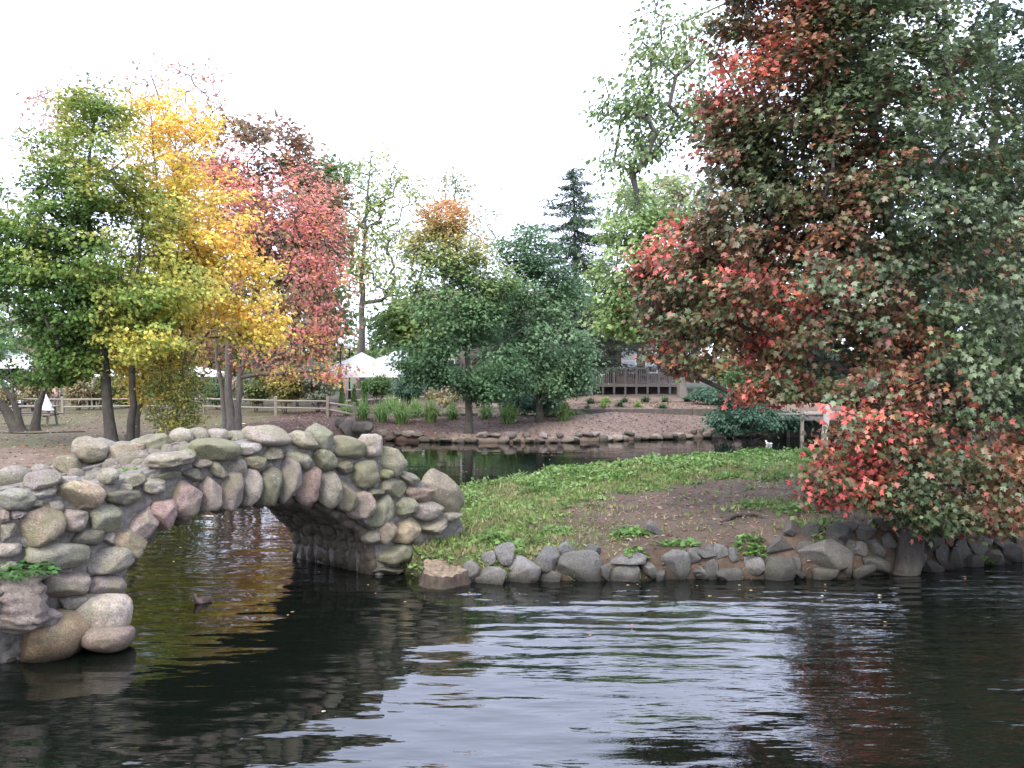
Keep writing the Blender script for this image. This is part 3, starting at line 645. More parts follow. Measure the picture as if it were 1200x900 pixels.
def tree(name, label, cat, stems, envs, ntips, per, leaf, colfn, bark, kind='star', spray=.42, flat=.4, seed=1, droop=.25, updir=.6, group=None,
         minr=.0045, trunk_r=.12, step=.35, nseg=7, lift=.35, mat=None, shell=.3, twig_show=1.0, gap=-.28, gapk=.45):
    """stems: list of (polyline, r0, r1) world paths; envs: ellipsoids the crown fills"""
    rs = np.random.RandomState(seed)
    base = np.array(stems[0][0][0], float)
    root = empty(name, base + np.array([0, 0, .05]), label, cat, group)
    nodes = []; parent = []; chains = []
    for path, r0, r1 in stems:
        path = np.array(path, float); L = np.concatenate([[0], np.cumsum(np.linalg.norm(np.diff(path, axis=0), axis=1))])
        q = np.arange(0, L[-1], step); pp = np.stack([np.interp(q, L, path[:, k]) for k in range(3)], -1)
        # round the corners a little
        for _ in range(3):
            if len(pp) > 4: pp[2:-1] = (pp[1:-2] + 2 * pp[2:-1] + pp[3:]) / 4
        pp[1:] += rs.normal(0, .012 + trunk_r * .08, (len(pp) - 1, 3)) * [1, 1, .3]
        ids = list(range(len(nodes), len(nodes) + len(pp))); nodes += list(pp); parent += [-1] + ids[:-1]; chains.append((ids, r0, r1))
    wts = np.array([e[2] for e in envs], float); wts /= wts.sum(); tips = []
    for i in rs.choice(len(envs), ntips, p=wts):
        c, r, _ = envs[i]; v = rs.normal(size=3); v /= np.linalg.norm(v); tips.append(c + v * r * (shell + (1 - shell) * rs.rand() ** .5))
    tips = np.array(tips); tips = tips[vnoise(tips, gapk / max(spray, .3), seed + 3, 2) > gap]; g = ground(tips[:, 0], tips[:, 1]); tips = tips[tips[:, 2] > np.maximum(g, 0) + .25]
    tips = tips[np.argsort(np.linalg.norm(tips - base, axis=1))]
    N = np.zeros((len(nodes) + len(tips) * 14, 3)); N[:len(nodes)] = nodes; cnt_ = len(nodes); par = parent[:]; free = [i for c in chains for i in c[0][:max(1, int(len(c[0]) * .12))]]
    blocked = np.zeros(len(N), bool); blocked[free] = True; tipidx = []
    for t in tips:
        d = N[:cnt_] - t; dist = np.sqrt((d ** 2).sum(1)) + 0.9 * np.maximum(0, d[:, 2] + .15) ; dist[blocked[:cnt_]] += 50
        j = int(np.argmin(dist)); p0 = N[j]; L = np.linalg.norm(t - p0); m_ = max(1, min(13, int(L / step)))
        prev = j; ids = [j]; perp = rs.normal(0, .05 * L, 3)
        for k in range(1, m_ + 1):
            f = k / m_; p = p0 + (t - p0) * f + perp * math.sin(math.pi * f) + np.array([0, 0, lift * .35 * L * math.sin(math.pi * f) * .5]); N[cnt_] = p; par.append(prev); prev = cnt_; ids.append(cnt_); cnt_ += 1
        tipidx.append(prev); chains.append((ids, None, None))
    N = N[:cnt_]; w_ = np.zeros(cnt_)
    for i in tipidx: w_[i] += 1
    for i in range(cnt_ - 1, -1, -1):
        if par[i] >= 0: w_[par[i]] += w_[i]
    tot = max(w_.max(), 1); rad = np.maximum(minr, trunk_r * (w_ / tot) ** .5 * .75) * twig_show
    for ids, r0, r1 in chains[:len(stems)]:
        k = np.linspace(0, 1, len(ids)); rad[ids] = r0 + (r1 - r0) * k ** .8; rad[ids[0]] *= 1.35
        if len(ids) > 2: rad[ids[1]] *= 1.1
    TV = []; TF = []; LV = []; LF = []; off = 0; loff = 0
    for ci, (ids, r0, r1) in enumerate(chains):
        if len(ids) < 2: continue
        rr = rad[ids].copy()
        if r0 is None: rr[0] = min(rr[0], rr[1] * 1.15)
        ns = nseg + 3 if r0 is not None else (nseg if rr[0] > .03 else 4)
        V, F = tube(N[ids], rr, ns)
        if r0 is not None: V = V + norm(V - np.repeat(N[ids], ns, 0)) * (vnoise(V, 3.0, seed, 2) * .12)[:, None] * np.repeat(rr, ns)[:, None]; TV.append(V); TF.append(F + off); off += len(V)
        else: LV.append(V); LF.append(F + loff); loff += len(V)
    tr = obj('trunk', np.concatenate(TV + LV), np.concatenate(TF + [f + off for f in LF]), bark, root, loc=base, smooth=True)
    # leaves
    T = N[tipidx]; A = np.repeat(T, per, 0); n_ = len(A); ctr = np.average([e[0] for e in envs], axis=0, weights=wts)
    back = N[[par[i] for i in tipidx]]; bdir = norm(T - back + 1e-6); BD = np.repeat(bdir, per, 0)
    spr = np.repeat(rs.uniform(.6, 1.25, len(T)), per) * spray
    o3 = rs.normal(size=(n_, 3)) * [.5, .5, .5 * flat] * spr[:, None]
    P = A + o3 - BD * (rs.rand(n_, 1) * spray * .9)
    outw = norm(P - ctr); D = norm(outw * .6 + norm(o3 + 1e-6) * .8 + [0, 0, -droop] + rs.normal(0, .35, (n_, 3)))
    Nn = np.array([0, 0, updir]) + outw * .35 + rs.normal(0, .42, (n_, 3))
    c = colfn(P, A, rs) * (.78 + .44 * hj(A + 1.7))[:, None]; sz = leaf * rs.uniform(.65, 1.25, n_)
    g = ground(P[:, 0], P[:, 1]); ok = P[:, 2] > np.maximum(g, 0) + .05
    V, F, C = leaf_mesh(P[ok], Nn[ok], D[ok], sz[ok], c[ok], kind)
    obj('crown', V, F, mat or M_LEAF, root, loc=base, cols=C)
    return root
def tt(P, A, s, seed): return .5 + .5 * vnoise(A, s, seed, 2)
def on(px, py, Y, z=None):
    p = atY(px, py, Y); p[2] = gz(p[0], p[1]) if z is None else z; return p
def path_px(Y0, pts, dy=0.0, base=True):
    o = []
    for i, (px, py) in enumerate(pts):
        p = atY(px, py, Y0 + dy * i)
        if i == 0 and base: p[2] = gz(p[0], p[1]) - .08
        o.append(p)
    return o
# palettes (linear leaf colours)
DG, MG, LG, YG = (.028, .062, .022), (.055, .115, .03), (.10, .18, .05), (.30, .26, .045)
YE, GO, OR, RE, PK, MR = (.56, .34, .05), (.52, .25, .035), (.45, .14, .035), (.42, .055, .04), (.50, .12, .13), (.12, .028, .026)
BR, BLG, RU = (.16, .075, .03), (.04, .085, .05), (.22, .10, .045)
# --- the big red maple leaning out from the island bank
Yb = 13.7
def c_red(P, A, rs):
    px = 600 + FPX * P[:, 0] / P[:, 1]; py = 425 + FPX * (3 - P[:, 2]) / P[:, 1]
    v = vnoise(A, 1.15, 41, 2); v2 = vnoise(A, 2.3, 42, 2)
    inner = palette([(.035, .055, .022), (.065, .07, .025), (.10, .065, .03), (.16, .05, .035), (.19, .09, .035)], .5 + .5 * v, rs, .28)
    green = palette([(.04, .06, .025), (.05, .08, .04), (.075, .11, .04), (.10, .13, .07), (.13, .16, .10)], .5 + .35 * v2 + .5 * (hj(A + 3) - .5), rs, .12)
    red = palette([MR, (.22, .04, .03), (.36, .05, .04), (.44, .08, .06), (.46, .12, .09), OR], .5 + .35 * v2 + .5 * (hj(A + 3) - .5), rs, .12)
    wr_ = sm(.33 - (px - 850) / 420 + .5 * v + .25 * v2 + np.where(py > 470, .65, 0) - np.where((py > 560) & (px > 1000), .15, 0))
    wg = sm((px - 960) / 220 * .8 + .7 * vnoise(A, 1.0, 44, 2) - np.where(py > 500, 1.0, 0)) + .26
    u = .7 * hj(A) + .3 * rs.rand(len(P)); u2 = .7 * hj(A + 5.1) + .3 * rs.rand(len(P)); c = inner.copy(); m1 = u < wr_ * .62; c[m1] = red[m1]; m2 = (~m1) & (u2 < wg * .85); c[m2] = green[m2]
    return c
root_b = atY(1056, 672, 13.15); root_b[2] = -.7
st_main = [root_b, atY(1068, 625, 13.45), atY(1085, 560, 13.7), atY(1080, 470, 14.0), atY(1060, 350, 14.3), atY(1035, 220, 14.5), atY(1010, 60, 14.6), atY(1000, -70, 14.7)]
st2 = [atY(1080, 470, 14.0), atY(1000, 440, 13.9), atY(900, 395, 13.8), atY(810, 360, 13.8)]
st3 = [atY(1075, 420, 14.1), atY(1140, 330, 14.4), atY(1200, 200, 14.8), atY(1240, 40, 15)]
st4 = [atY(1060, 350, 14.3), atY(990, 290, 14.3), atY(920, 200, 14.2), atY(880, 80, 14.2), atY(875, 0, 14.2)]
st5 = [atY(1082, 500, 13.9), atY(1110, 500, 13.5), atY(1140, 530, 13.0), atY(1150, 575, 12.8)]
EN = [ell(900, 330, 14, 135, 115), ell(830, 375, 13.9, 88, 70), ell(800, 330, 14, 52, 70), ell(870, 230, 14.2, 95, 85), ell(920, 110, 14.4, 95, 110), ell(905, -20, 14.5, 85, 90), ell(960, -60, 14.6, 90, 50),
      ell(1030, 200, 14.3, 110, 150), ell(1010, 380, 13.8, 130, 90), ell(1100, 320, 14.2, 130, 150), ell(1130, 450, 13.8, 130, 80), ell(1050, 20, 14.5, 110, 110), ell(1180, 150, 14.9, 90, 120),
      ell(985, 545, 13.0, 48, 52), ell(1020, 490, 13.1, 70, 50), ell(1100, 560, 12.9, 95, 50), ell(1150, 598, 12.7, 50, 34), ell(1210, 560, 13.0, 60, 60), ell(965, 572, 13.0, 26, 22), ell(790, 420, 13.9, 40, 28), ell(880, 440, 13.7, 70, 32), ell(960, 455, 13.6, 60, 28), ell(1250, 330, 14.2, 90, 150), ell(1280, 500, 13.8, 80, 80), ell(955, 255, 14.4, 70, 60), ell(960, 40, 14.6, 80, 90), ell(1000, 120, 14.6, 60, 60), ell(1050, 575, 12.8, 55, 28), ell(1110, 600, 12.7, 60, 26), ell(770, 300, 14, 30, 30), ell(870, 150, 14.3, 60, 60), ell(1000, -50, 14.6, 70, 40)]
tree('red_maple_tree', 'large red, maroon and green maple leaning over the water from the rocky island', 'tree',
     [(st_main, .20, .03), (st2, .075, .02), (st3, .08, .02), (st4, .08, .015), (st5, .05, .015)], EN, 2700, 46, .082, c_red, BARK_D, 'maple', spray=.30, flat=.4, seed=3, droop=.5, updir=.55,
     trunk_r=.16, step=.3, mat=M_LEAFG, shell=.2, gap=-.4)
LB = 1.9
# --- left group
Yg = 26.5
def c_green(P, A, rs):
    px = 600 + FPX * P[:, 0] / P[:, 1]; py = 425 + FPX * (3 - P[:, 2]) / P[:, 1]; v = vnoise(A, .8, 51, 2)
    t = .36 + .3 * v + .3 * (hj(A) - .5) + (px - 120) / 420 + np.where(py < 200, .1, 0) + .15 * ((px < 60) & (py > 230) & (py < 330)) - .18 * ((py > 330) & (px < 110))
    return palette([(.045, .09, .02), (.075, .135, .025), (.13, .175, .035), (.23, .23, .04), (.36, .31, .045), YE], t, rs, .07)
g0 = on(131, 520, Yg)
tree('green_maple_tree', 'maple with green leaves turning yellow on two dark leaning stems behind the left bridge end', 'tree',
     [([g0 - [0, 0, .1], atY(126, 470, Yg), atY(122, 410, Yg), atY(110, 330, Yg), atY(100, 240, Yg), atY(108, 150, Yg), atY(115, 100, Yg)], .17, .02),
      ([on(150, 520, Yg + .3) - [0, 0, .1], atY(158, 450, Yg), atY(150, 380, Yg), atY(165, 300, Yg), atY(170, 200, Yg)], .12, .02),
      ([atY(122, 410, Yg), atY(70, 340, Yg), atY(20, 280, Yg)], .07, .015)],
     [ell(110, 190, Yg, 75, 85), ell(120, 270, Yg, 110, 80), ell(60, 350, Yg, 90, 60), ell(50, 400, Yg, 85, 38), ell(150, 350, Yg, 80, 50), ell(-30, 330, Yg, 80, 90), ell(115, 128, Yg, 40, 36), ell(95, 425, Yg, 50, 20), ell(50, 255, Yg, 75, 70), ell(5, 260, Yg, 60, 60), ell(30, 425, Yg, 80, 28), ell(195, 330, Yg - 1.2, 60, 26), ell(180, 400, Yg - 1, 50, 26)],
     1300, 52, .105, c_green, BARK_D, 'star', spray=.5, flat=.32, seed=5, trunk_r=.15, step=.45, droop=.3)
Yy = 28.5
def c_yel(P, A, rs):
    px = 600 + FPX * P[:, 0] / P[:, 1]; py = 425 + FPX * (3 - P[:, 2]) / P[:, 1]; v = vnoise(A, .9, 61, 2)
    return palette([(.17, .17, .04), (.28, .24, .045), YE, YE, GO, OR], .5 + .33 * v + .35 * (hj(A) - .5) - (py > 380) * .1 + (py < 230) * .12, rs, .08)
tree('yellow_maple_tree', 'golden yellow autumn maple with slender stems growing between the green and the red maples', 'tree',
     [([on(158, 517, Yy) - [0, 0, .1], atY(168, 440, Yy), atY(185, 360, Yy), atY(190, 270, Yy), atY(180, 180, Yy), atY(175, 120, Yy)], .10, .015),
      ([on(200, 512, Yy) - [0, 0, .1], atY(212, 440, Yy), atY(235, 350, Yy), atY(250, 280, Yy), atY(260, 230, Yy)], .08, .015),
      ([atY(212, 440, Yy), atY(250, 380, Yy), atY(300, 330, Yy)], .05, .012)],
     [ell(205, 170, Yy, 60, 70), ell(235, 255, Yy, 70, 70), ell(265, 330, Yy, 68, 52), ell(215, 390, Yy, 70, 40), ell(190, 320, Yy, 70, 60), ell(180, 440, Yy, 40, 30), ell(290, 375, Yy, 45, 35), ell(160, 400, Yy, 40, 35)],
     850, 36, .105, c_yel, BARK_G, 'star', spray=.5, flat=.34, seed=6, trunk_r=.1, step=.45)
Yr = 34.5
def c_red2(P, A, rs):
    py = 425 + FPX * (3 - P[:, 2]) / P[:, 1]; v = vnoise(A, .6, 71, 2)
    c = palette([(.22, .10, .08), (.34, .11, .10), (.42, .16, .14), (.38, .11, .09), (.42, .20, .13)], .5 + .4 * v, rs, .2); u = rs.rand(len(P)); m_ = u < (.12 + .35 * (py > 390)); c[m_] = palette([GO, YG, (.45, .18, .07)], .5 + 0 * v[m_], rs, .4); return c
tree('red_autumn_tree', 'pink and red leaved tree on three straight brown trunks beside the mulch bank', 'tree',
     [([on(272, 503, Yr) - [0, 0, .1], atY(266, 440, Yr), atY(272, 360, Yr), atY(290, 270, Yr), atY(310, 200, Yr)], .17, .02),
      ([on(278, 503, Yr) - [0, 0, .1], atY(281, 430, Yr), atY(305, 380, Yr), atY(350, 320, Yr), atY(375, 280, Yr)], .14, .02),
      ([on(266, 503, Yr + .3) - [0, 0, .1], atY(257, 440, Yr + .4), atY(250, 370, Yr), atY(255, 290, Yr)], .12, .02),
      ([atY(281, 430, Yr), atY(340, 410, Yr), atY(390, 400, Yr)], .06, .015)],
     [ell(285, 260, Yr, 62, 70), ell(385, 300, Yr, 36, 70), ell(300, 235, Yr, 62, 62), ell(350, 235, Yr, 50, 60), ell(350, 330, Yr, 65, 55), ell(320, 400, Yr, 70, 40), ell(370, 390, Yr, 42, 48), ell(285, 330, Yr, 45, 60), ell(355, 435, Yr, 28, 16), ell(265, 190, Yr, 40, 35), ell(395, 420, Yr, 24, 30)],
     680, 22, .11, c_red2, BARK_G, 'star', spray=.7, flat=.3, seed=7, trunk_r=.14, step=.5, shell=.2, gap=-.05, minr=.009)
def c_pal(pal, s, seed, j=.2, tb=.5):
    return lambda P, A, rs: palette(pal, tb + .3 * vnoise(A, s, seed, 2) + .4 * (hj(A) - .5), rs, j * .5)
def far(name, label, bx, by, Y, spine, envs, nt_, per, leaf, cf, bark, r0, seed, group='trees beyond the fence', kind='star', spray=1.0, **k):
    b0 = on(bx, by, Y); tree(name, label, 'tree', [([b0 - [0, 0, .1]] + [atY(x, y, Y) for x, y in spine], r0, .03)], envs, nt_, per, leaf, cf, bark, kind, spray=spray, seed=seed, trunk_r=r0, step=.7, group=group, nseg=5, minr=.012, **k)
far('russet_oak_tree', 'broad dull russet and brown tree towering behind the pink leaved tree', 300, 470, 50, [(300, 350), (310, 250), (300, 180)],
    [ell(300, 178, 50, 72, 50), ell(370, 215, 50, 40, 45), ell(345, 260, 50, 62, 75), ell(250, 260, 50, 70, 80), ell(300, 370, 50, 100, 70), ell(240, 180, 50, 40, 35)], 520, 30, .27, c_pal([(.06, .08, .035), (.12, .09, .05), (.20, .10, .06), (.15, .15, .06)], .4, 81), BARK_G, .3, 11)
far('olive_green_tree', 'rounded olive green tree peeping out right of the russet tree crown', 375, 460, 54, [(375, 350), (376, 250)],
    [ell(378, 215, 54, 24, 36), ell(370, 290, 54, 32, 60), ell(375, 370, 54, 34, 45)], 260, 30, .28, c_pal([(.05, .09, .03), (.10, .14, .04), (.16, .17, .06)], .4, 82), BARK_G, .25, 12)
far('tall_bare_tree', 'tall thin nearly bare tree with sparse pinkish twigs above the yellow maple', 215, 470, 44, [(215, 300), (205, 200), (190, 120), (170, 70)],
    [ell(200, 110, 44, 60, 58), ell(110, 120, 44, 70, 40), ell(240, 110, 44, 28, 60), ell(170, 200, 44, 80, 60), ell(60, 150, 44, 40, 50)], 420, 7, .15, c_pal([(.28, .10, .10), (.30, .17, .10), (.22, .2, .1)], .5, 83), BARK_G, .2, 13, spray=.9, lift=.8, gap=-9)
far('pale_willow_tree', 'pale grey green drooping tree at the far left edge of the picture', -10, 470, 46, [(-8, 350), (-5, 220), (-5, 130)],
    [ell(-5, 170, 46, 26, 60), ell(0, 260, 46, 30, 70), ell(-60, 230, 46, 60, 110), ell(20, 320, 46, 60, 70)], 260, 26, .2, c_pal([(.10, .15, .08), (.17, .22, .12), (.25, .26, .14)], .5, 84), BARK_G, .2, 14, kind='lance', droop=1.2)
far('poplar_like_tree', 'tall slim tree with airy foliage on a long bare trunk behind the tents', 422, 452, 62, [(424, 380), (425, 300), (430, 230), (436, 180)],
    [ell(436, 200, 62, 40, 32), ell(420, 250, 62, 30, 36), ell(458, 255, 62, 28, 34), ell(405, 320, 62, 26, 30), ell(450, 330, 62, 28, 30), ell(430, 290, 62, 34, 30), ell(475, 215, 62, 14, 16)], 260, 15, .2, c_pal([(.10, .15, .05), (.18, .22, .06), (.28, .29, .08)], .35, 85), BARK_G, .32, 15, spray=.95, flat=.5, gap=-9)
far('pale_background_tree', 'pale thin tree rising just behind the orange top of the slim maple', 520, 460, 66, [(520, 350), (522, 250), (522, 210)],
    [ell(520, 225, 66, 40, 28), ell(500, 280, 66, 40, 36), ell(560, 275, 66, 30, 36), ell(540, 350, 66, 60, 40)], 260, 14, .22, c_pal([(.14, .17, .09), (.20, .22, .12), (.28, .2, .12)], .35, 86), BARK_G, .25, 16, spray=1.2, gap=-9)
far('low_green_tree', 'low dark green tree under the tall slim tree beside the tents', 488, 452, 58, [(480, 410), (478, 370)],
    [ell(475, 375, 58, 30, 28), ell(505, 380, 58, 30, 34)], 200, 28, .3, c_pal([(.04, .08, .03), (.09, .14, .035), (.17, .18, .05)], .5, 87), BARK_B, .18, 17)
LB = 1.6
far('light_green_tree', 'tall light green tree between the spruce and the red maple', 800, 462, 49, [(795, 400), (765, 300), (745, 230)],
    [ell(745, 250, 49, 42, 48), ell(720, 310, 49, 36, 46), ell(760, 340, 49, 50, 60), ell(735, 365, 49, 50, 28), ell(800, 290, 49, 60, 90)], 520, 32, .22, c_pal([(.08, .14, .05), (.14, .22, .07), (.20, .27, .10), (.26, .28, .12)], .5, 88), BARK_G, .25, 18, spray=.95)
far('brownish_far_tree', 'hazy brownish tree crown behind the top of the light green tree', 780, 462, 70, [(780, 350), (780, 250)], [ell(775, 235, 70, 50, 40), ell(850, 270, 70, 80, 70), ell(790, 340, 70, 80, 70)], 260, 26, .36, c_pal([(.15, .12, .08), (.20, .17, .11), (.15, .18, .10)], .3, 89), BARK_G, .3, 19)
LB = 1.6
# pale tree reaching in from the upper right behind the red maple
Yp = 24
tree('pale_green_tree', 'tall pale green tree reaching in high above the pond behind the red maple', 'tree',
     [([on(1110, 500, Yp) - [0, 0, .1], atY(1108, 350, Yp), atY(1105, 200, Yp), atY(1110, 80, Yp), atY(1105, -50, Yp)], .32, .06),
      ([atY(1105, 200, Yp), atY(1000, 130, Yp - .5), atY(900, 110, Yp - 1), atY(800, 130, Yp - 1.2), atY(740, 180, Yp - 1.3)], .10, .015),
      ([atY(1110, 80, Yp), atY(1000, 0, Yp - .5), atY(880, -10, Yp - 1), atY(790, 30, Yp - 1)], .10, .015)],
     [ell(700, 120, 22.8, 32, 15, 700), ell(725, 110, 22.8, 42, 26, 900), ell(775, 70, 22.8, 45, 35), ell(800, 20, 22.8, 50, 30), ell(740, 180, 22.8, 40, 28), ell(770, 140, 22.8, 45, 40), ell(730, 230, 22.8, 22, 20, 300), ell(830, 110, 22.8, 40, 60), ell(820, -30, 23, 50, 30), ell(1010, -20, 23.5, 90, 50), ell(1100, -30, 23.5, 70, 50),
      ell(950, 60, 23.2, 80, 60), ell(1080, 80, 23.5, 80, 60)], 520, 34, .12, c_pal([(.08, .13, .05), (.13, .19, .07), (.21, .26, .11)], .7, 91), BARK_G, 'oval', spray=.5, flat=.38, seed=21, trunk_r=.2, step=.5, droop=.7)
Yd = 22; LB = .95
tree('dark_green_maple_tree', 'dense blue green tree behind the red maple along the right edge of the picture', 'tree',
     [([on(1185, 505, Yd) - [0, 0, .1], atY(1180, 400, Yd), atY(1170, 250, Yd), atY(1165, 100, Yd), atY(1165, -50, Yd)], .26, .04), ([atY(1180, 400, Yd), atY(1060, 300, Yd), atY(1010, 200, Yd)], .1, .02)],
     [ell(1170, 60, Yd, 60, 70), ell(1200, 220, Yd, 80, 110), ell(1110, 260, Yd, 80, 110), ell(1040, 180, Yd, 50, 90), ell(1190, 400, Yd, 90, 70), ell(1080, 400, Yd, 90, 60), ell(980, 380, Yd, 70, 60), ell(1250, 40, Yd, 90, 80), ell(1300, 300, Yd, 120, 180)],
     560, 36, .14, c_pal([(.02, .045, .028), (.04, .08, .05), (.07, .12, .085), (.08, .12, .05)], .8, 92), BARK_D, 'star', spray=.6, seed=22, trunk_r=.2, step=.5)
LB = 2.3
# --- slim maple on the far shore and its neighbour
Ym = 35.8
def c_mid(P, A, rs):
    py = 425 + FPX * (3 - P[:, 2]) / P[:, 1]; v = vnoise(A, .7, 95, 2)
    c = palette([(.04, .08, .035), (.06, .11, .045), (.09, .14, .05), (.15, .16, .05), (.22, .15, .055), (.28, .13, .05)], (400 - py) / 180 * .95 + .12 * v + .05, rs, .1)
    return c
tree('slim_maple_tree', 'single maple on the far shore with green lower leaves and an orange tinged top', 'tree',
     [([on(549, 512, Ym) - [0, 0, .15], atY(549, 470, Ym), atY(549, 400, Ym), atY(540, 320, Ym), atY(525, 240, Ym)], .17, .02), ([atY(549, 430, Ym), atY(590, 400, Ym), atY(620, 380, Ym)], .05, .012)],
     [ell(522, 250, Ym, 32, 26), ell(520, 300, Ym, 52, 40), ell(525, 360, Ym, 66, 45), ell(545, 415, Ym, 80, 38), ell(500, 410, Ym, 40, 34), ell(570, 445, Ym, 60, 24), ell(500, 440, Ym, 30, 12), ell(575, 340, Ym, 30, 36)],
     900, 44, .115, c_mid, BARK_D, 'star', spray=.55, flat=.3, seed=23, trunk_r=.12, step=.45)
Yk = 38.2
tree('blue_green_tree', 'dense blue green tree standing between the slim maple and the wooden cabin', 'tree',
     [([on(632, 483, Yk) - [0, 0, .1], atY(632, 420, Yk), atY(628, 340, Yk), atY(620, 280, Yk)], .16, .02)],
     [ell(615, 290, Yk, 40, 30), ell(630, 345, Yk, 56, 42), ell(640, 400, Yk, 62, 40), ell(640, 440, Yk, 56, 26), ell(665, 435, Yk, 34, 26)],
     800, 44, .12, c_pal([(.035, .07, .035), (.055, .10, .05), (.08, .135, .065), (.12, .16, .07)], .8, 96), BARK_D, 'star', spray=.62, flat=.36, seed=24, trunk_r=.14, step=.45)
# --- spruce
def spruce(bx, by, Y, top, label, wpx, seed):
    rs = np.random.RandomState(seed); b0 = on(bx, by, Y); tp_ = atY(top[0], top[1], Y); H = tp_[2] - b0[2]
    root = empty('spruce_tree', b0, label, 'tree', 'trees beyond the fence')
    V, F = tube(np.array([b0 + (tp_ - b0) * f for f in np.linspace(0, 1, 14)]), .2 * (1 - np.linspace(0, .97, 14)), 8); obj('trunk', V, F, BARK_B, root, loc=b0, smooth=True)
    P = []; D = []; Nn = []; BV = []; BF = []; off = 0
    for h in np.arange(.14, .99, .026):
        L = (1 - h) ** .8 * wpx * Y / FPX * .56 * rs.uniform(.75, 1.1)
        for k in range(7):
            a = rs.uniform(0, 6.28); q = b0 + (tp_ - b0) * (h + rs.uniform(-.01, .01)); dr = np.array([math.cos(a), math.sin(a), 0]); t = np.linspace(0, 1, 7)
            pth = q + np.outer(t, dr) * L * rs.uniform(.7, 1.1) + np.outer(-.42 * t + .30 * t ** 2.2, [0, 0, 1]) * L
            V, F = tube(pth, .022 * (1 - .8 * t) + .004, 4); BV.append(V); BF.append(F + off); off += len(V)
            m_ = int(12 + 40 * L); f = rs.rand(m_) ** .8; pp = np.stack([np.interp(f, t, pth[:, c_]) for c_ in range(3)], -1)
            side = rs.normal(0, .16, (m_, 3)) * [1, 1, .25]; P.append(pp + side * .6 + [0, 0, -.05]); D.append(dr * .5 + side * 4 + [0, 0, -.5]); Nn.append(rs.normal(0, .6, (m_, 3)) + [0, 0, 1])
    P, D, Nn = map(np.concatenate, (P, D, Nn)); c = palette([(.02, .035, .022), (.035, .055, .035), (.05, .075, .048)], rs.rand(len(P)), rs, .1)
    V, F, C = leaf_mesh(P, Nn, D, rs.uniform(.16, .34, len(P)), c, 'lance'); obj('crown', V, F, M_LEAF, root, loc=b0, cols=C)
    obj('limbs', np.concatenate(BV), np.concatenate(BF), BARK_B, root, loc=b0)
spruce(677, 462, 56, (672, 190), 'tall dark spruce with drooping branches rising behind the blue green tree', 300, 31)
# --- far backdrop trees, each its own crown
bk = [(-60, 62, 320, 'mid green tree at the far left behind the pale drooping tree', 0), (40, 70, 330, 'dull green tree behind the green maple crown', 0), (130, 66, 340, 'muted olive tree behind the paired dark stems', 1), (215, 72, 330, 'muted green tree behind the golden maple stems', 0),
      (330, 76, 345, 'muted far tree behind the pink leaved tree', 1), (480, 78, 352, 'far green tree behind the pale thin tree', 0), (600, 74, 350, 'far green tree behind the gap between slim maple and spruce', 0), (690, 68, 345, 'far green tree behind the spruce and cabin', 0),
      (860, 62, 300, 'far tree behind the middle of the red maple crown', 1), (950, 58, 290, 'far tree behind the timber footbridge', 0), (1060, 56, 280, 'far tree behind the leaning maple trunk', 0), (1180, 54, 270, 'far tree behind the right edge foliage', 0), (1300, 52, 250, 'far tree beyond the right edge of the frame', 0), (-180, 60, 280, 'far tree beyond the left edge of the frame', 1), (-320, 64, 290, 'second far tree beyond the left edge of the frame', 0), (-460, 60, 280, 'third far tree beyond the left edge of the frame', 0), (-620, 62, 290, 'outermost far tree beyond the left edge of the frame', 1), (1430, 54, 260, 'second far tree beyond the right edge of the frame', 0), (1580, 54, 260, 'outermost far tree beyond the right edge of the frame', 1)]
for i, (px, Y, tpy, lab, kk) in enumerate(bk):
    pal = [[(.045, .08, .035), (.08, .13, .05), (.13, .17, .07)], [(.08, .09, .04), (.14, .13, .06), (.2, .16, .08)]][kk]
    far('background_tree', lab, px, 455, Y, [(px, 430), (px + 4, tpy + 30)], [ell(px, tpy + 25, Y, 50, 32), ell(px - 30, tpy + 60, Y, 50, 36), ell(px + 35, tpy + 70, Y, 52, 40), ell(px, 425, Y, 75, 26)], 170, 30, .42, c_pal(pal, .3, 100 + i), BARK_G, .3, 40 + i, spray=1.5)
# ------------------------------------------------------------------ skinned bodies
def skin_obj(name, pts, edges, radii, mat, parent=None, loc=None, sub=2, color=None):
    me = bpy.data.meshes.new(name); me.from_pydata([tuple(p) for p in pts], edges, []); o = bpy.data.objects.new(name, me); COL.objects.link(o)
    o.modifiers.new('s', 'SKIN'); sv = me.skin_vertices[0].data
    for i, r in enumerate(radii): sv[i].radius = r if isinstance(r, tuple) else (r, r); sv[i].use_root = (i == 0)
    q = o.modifiers.new('u', 'SUBSURF'); q.levels = q.render_levels = sub
    bpy.context.view_layer.update(); ev = o.evaluated_get(bpy.context.evaluated_depsgraph_get()); m2 = bpy.data.meshes.new_from_object(ev)
    V = np.array([v.co[:] for v in m2.vertices]); F = [list(p.vertices) for p in m2.polygons]; bpy.data.objects.remove(o)
    return obj(name, V, F, mat, parent, loc, smooth=True, color=color)
def flat_mat(name, col, rough=.8): return simple_mat(name, col, rough, .12, 20, bmp=.1)
SKINM = flat_mat('skin', (.45, .28, .21), .6)
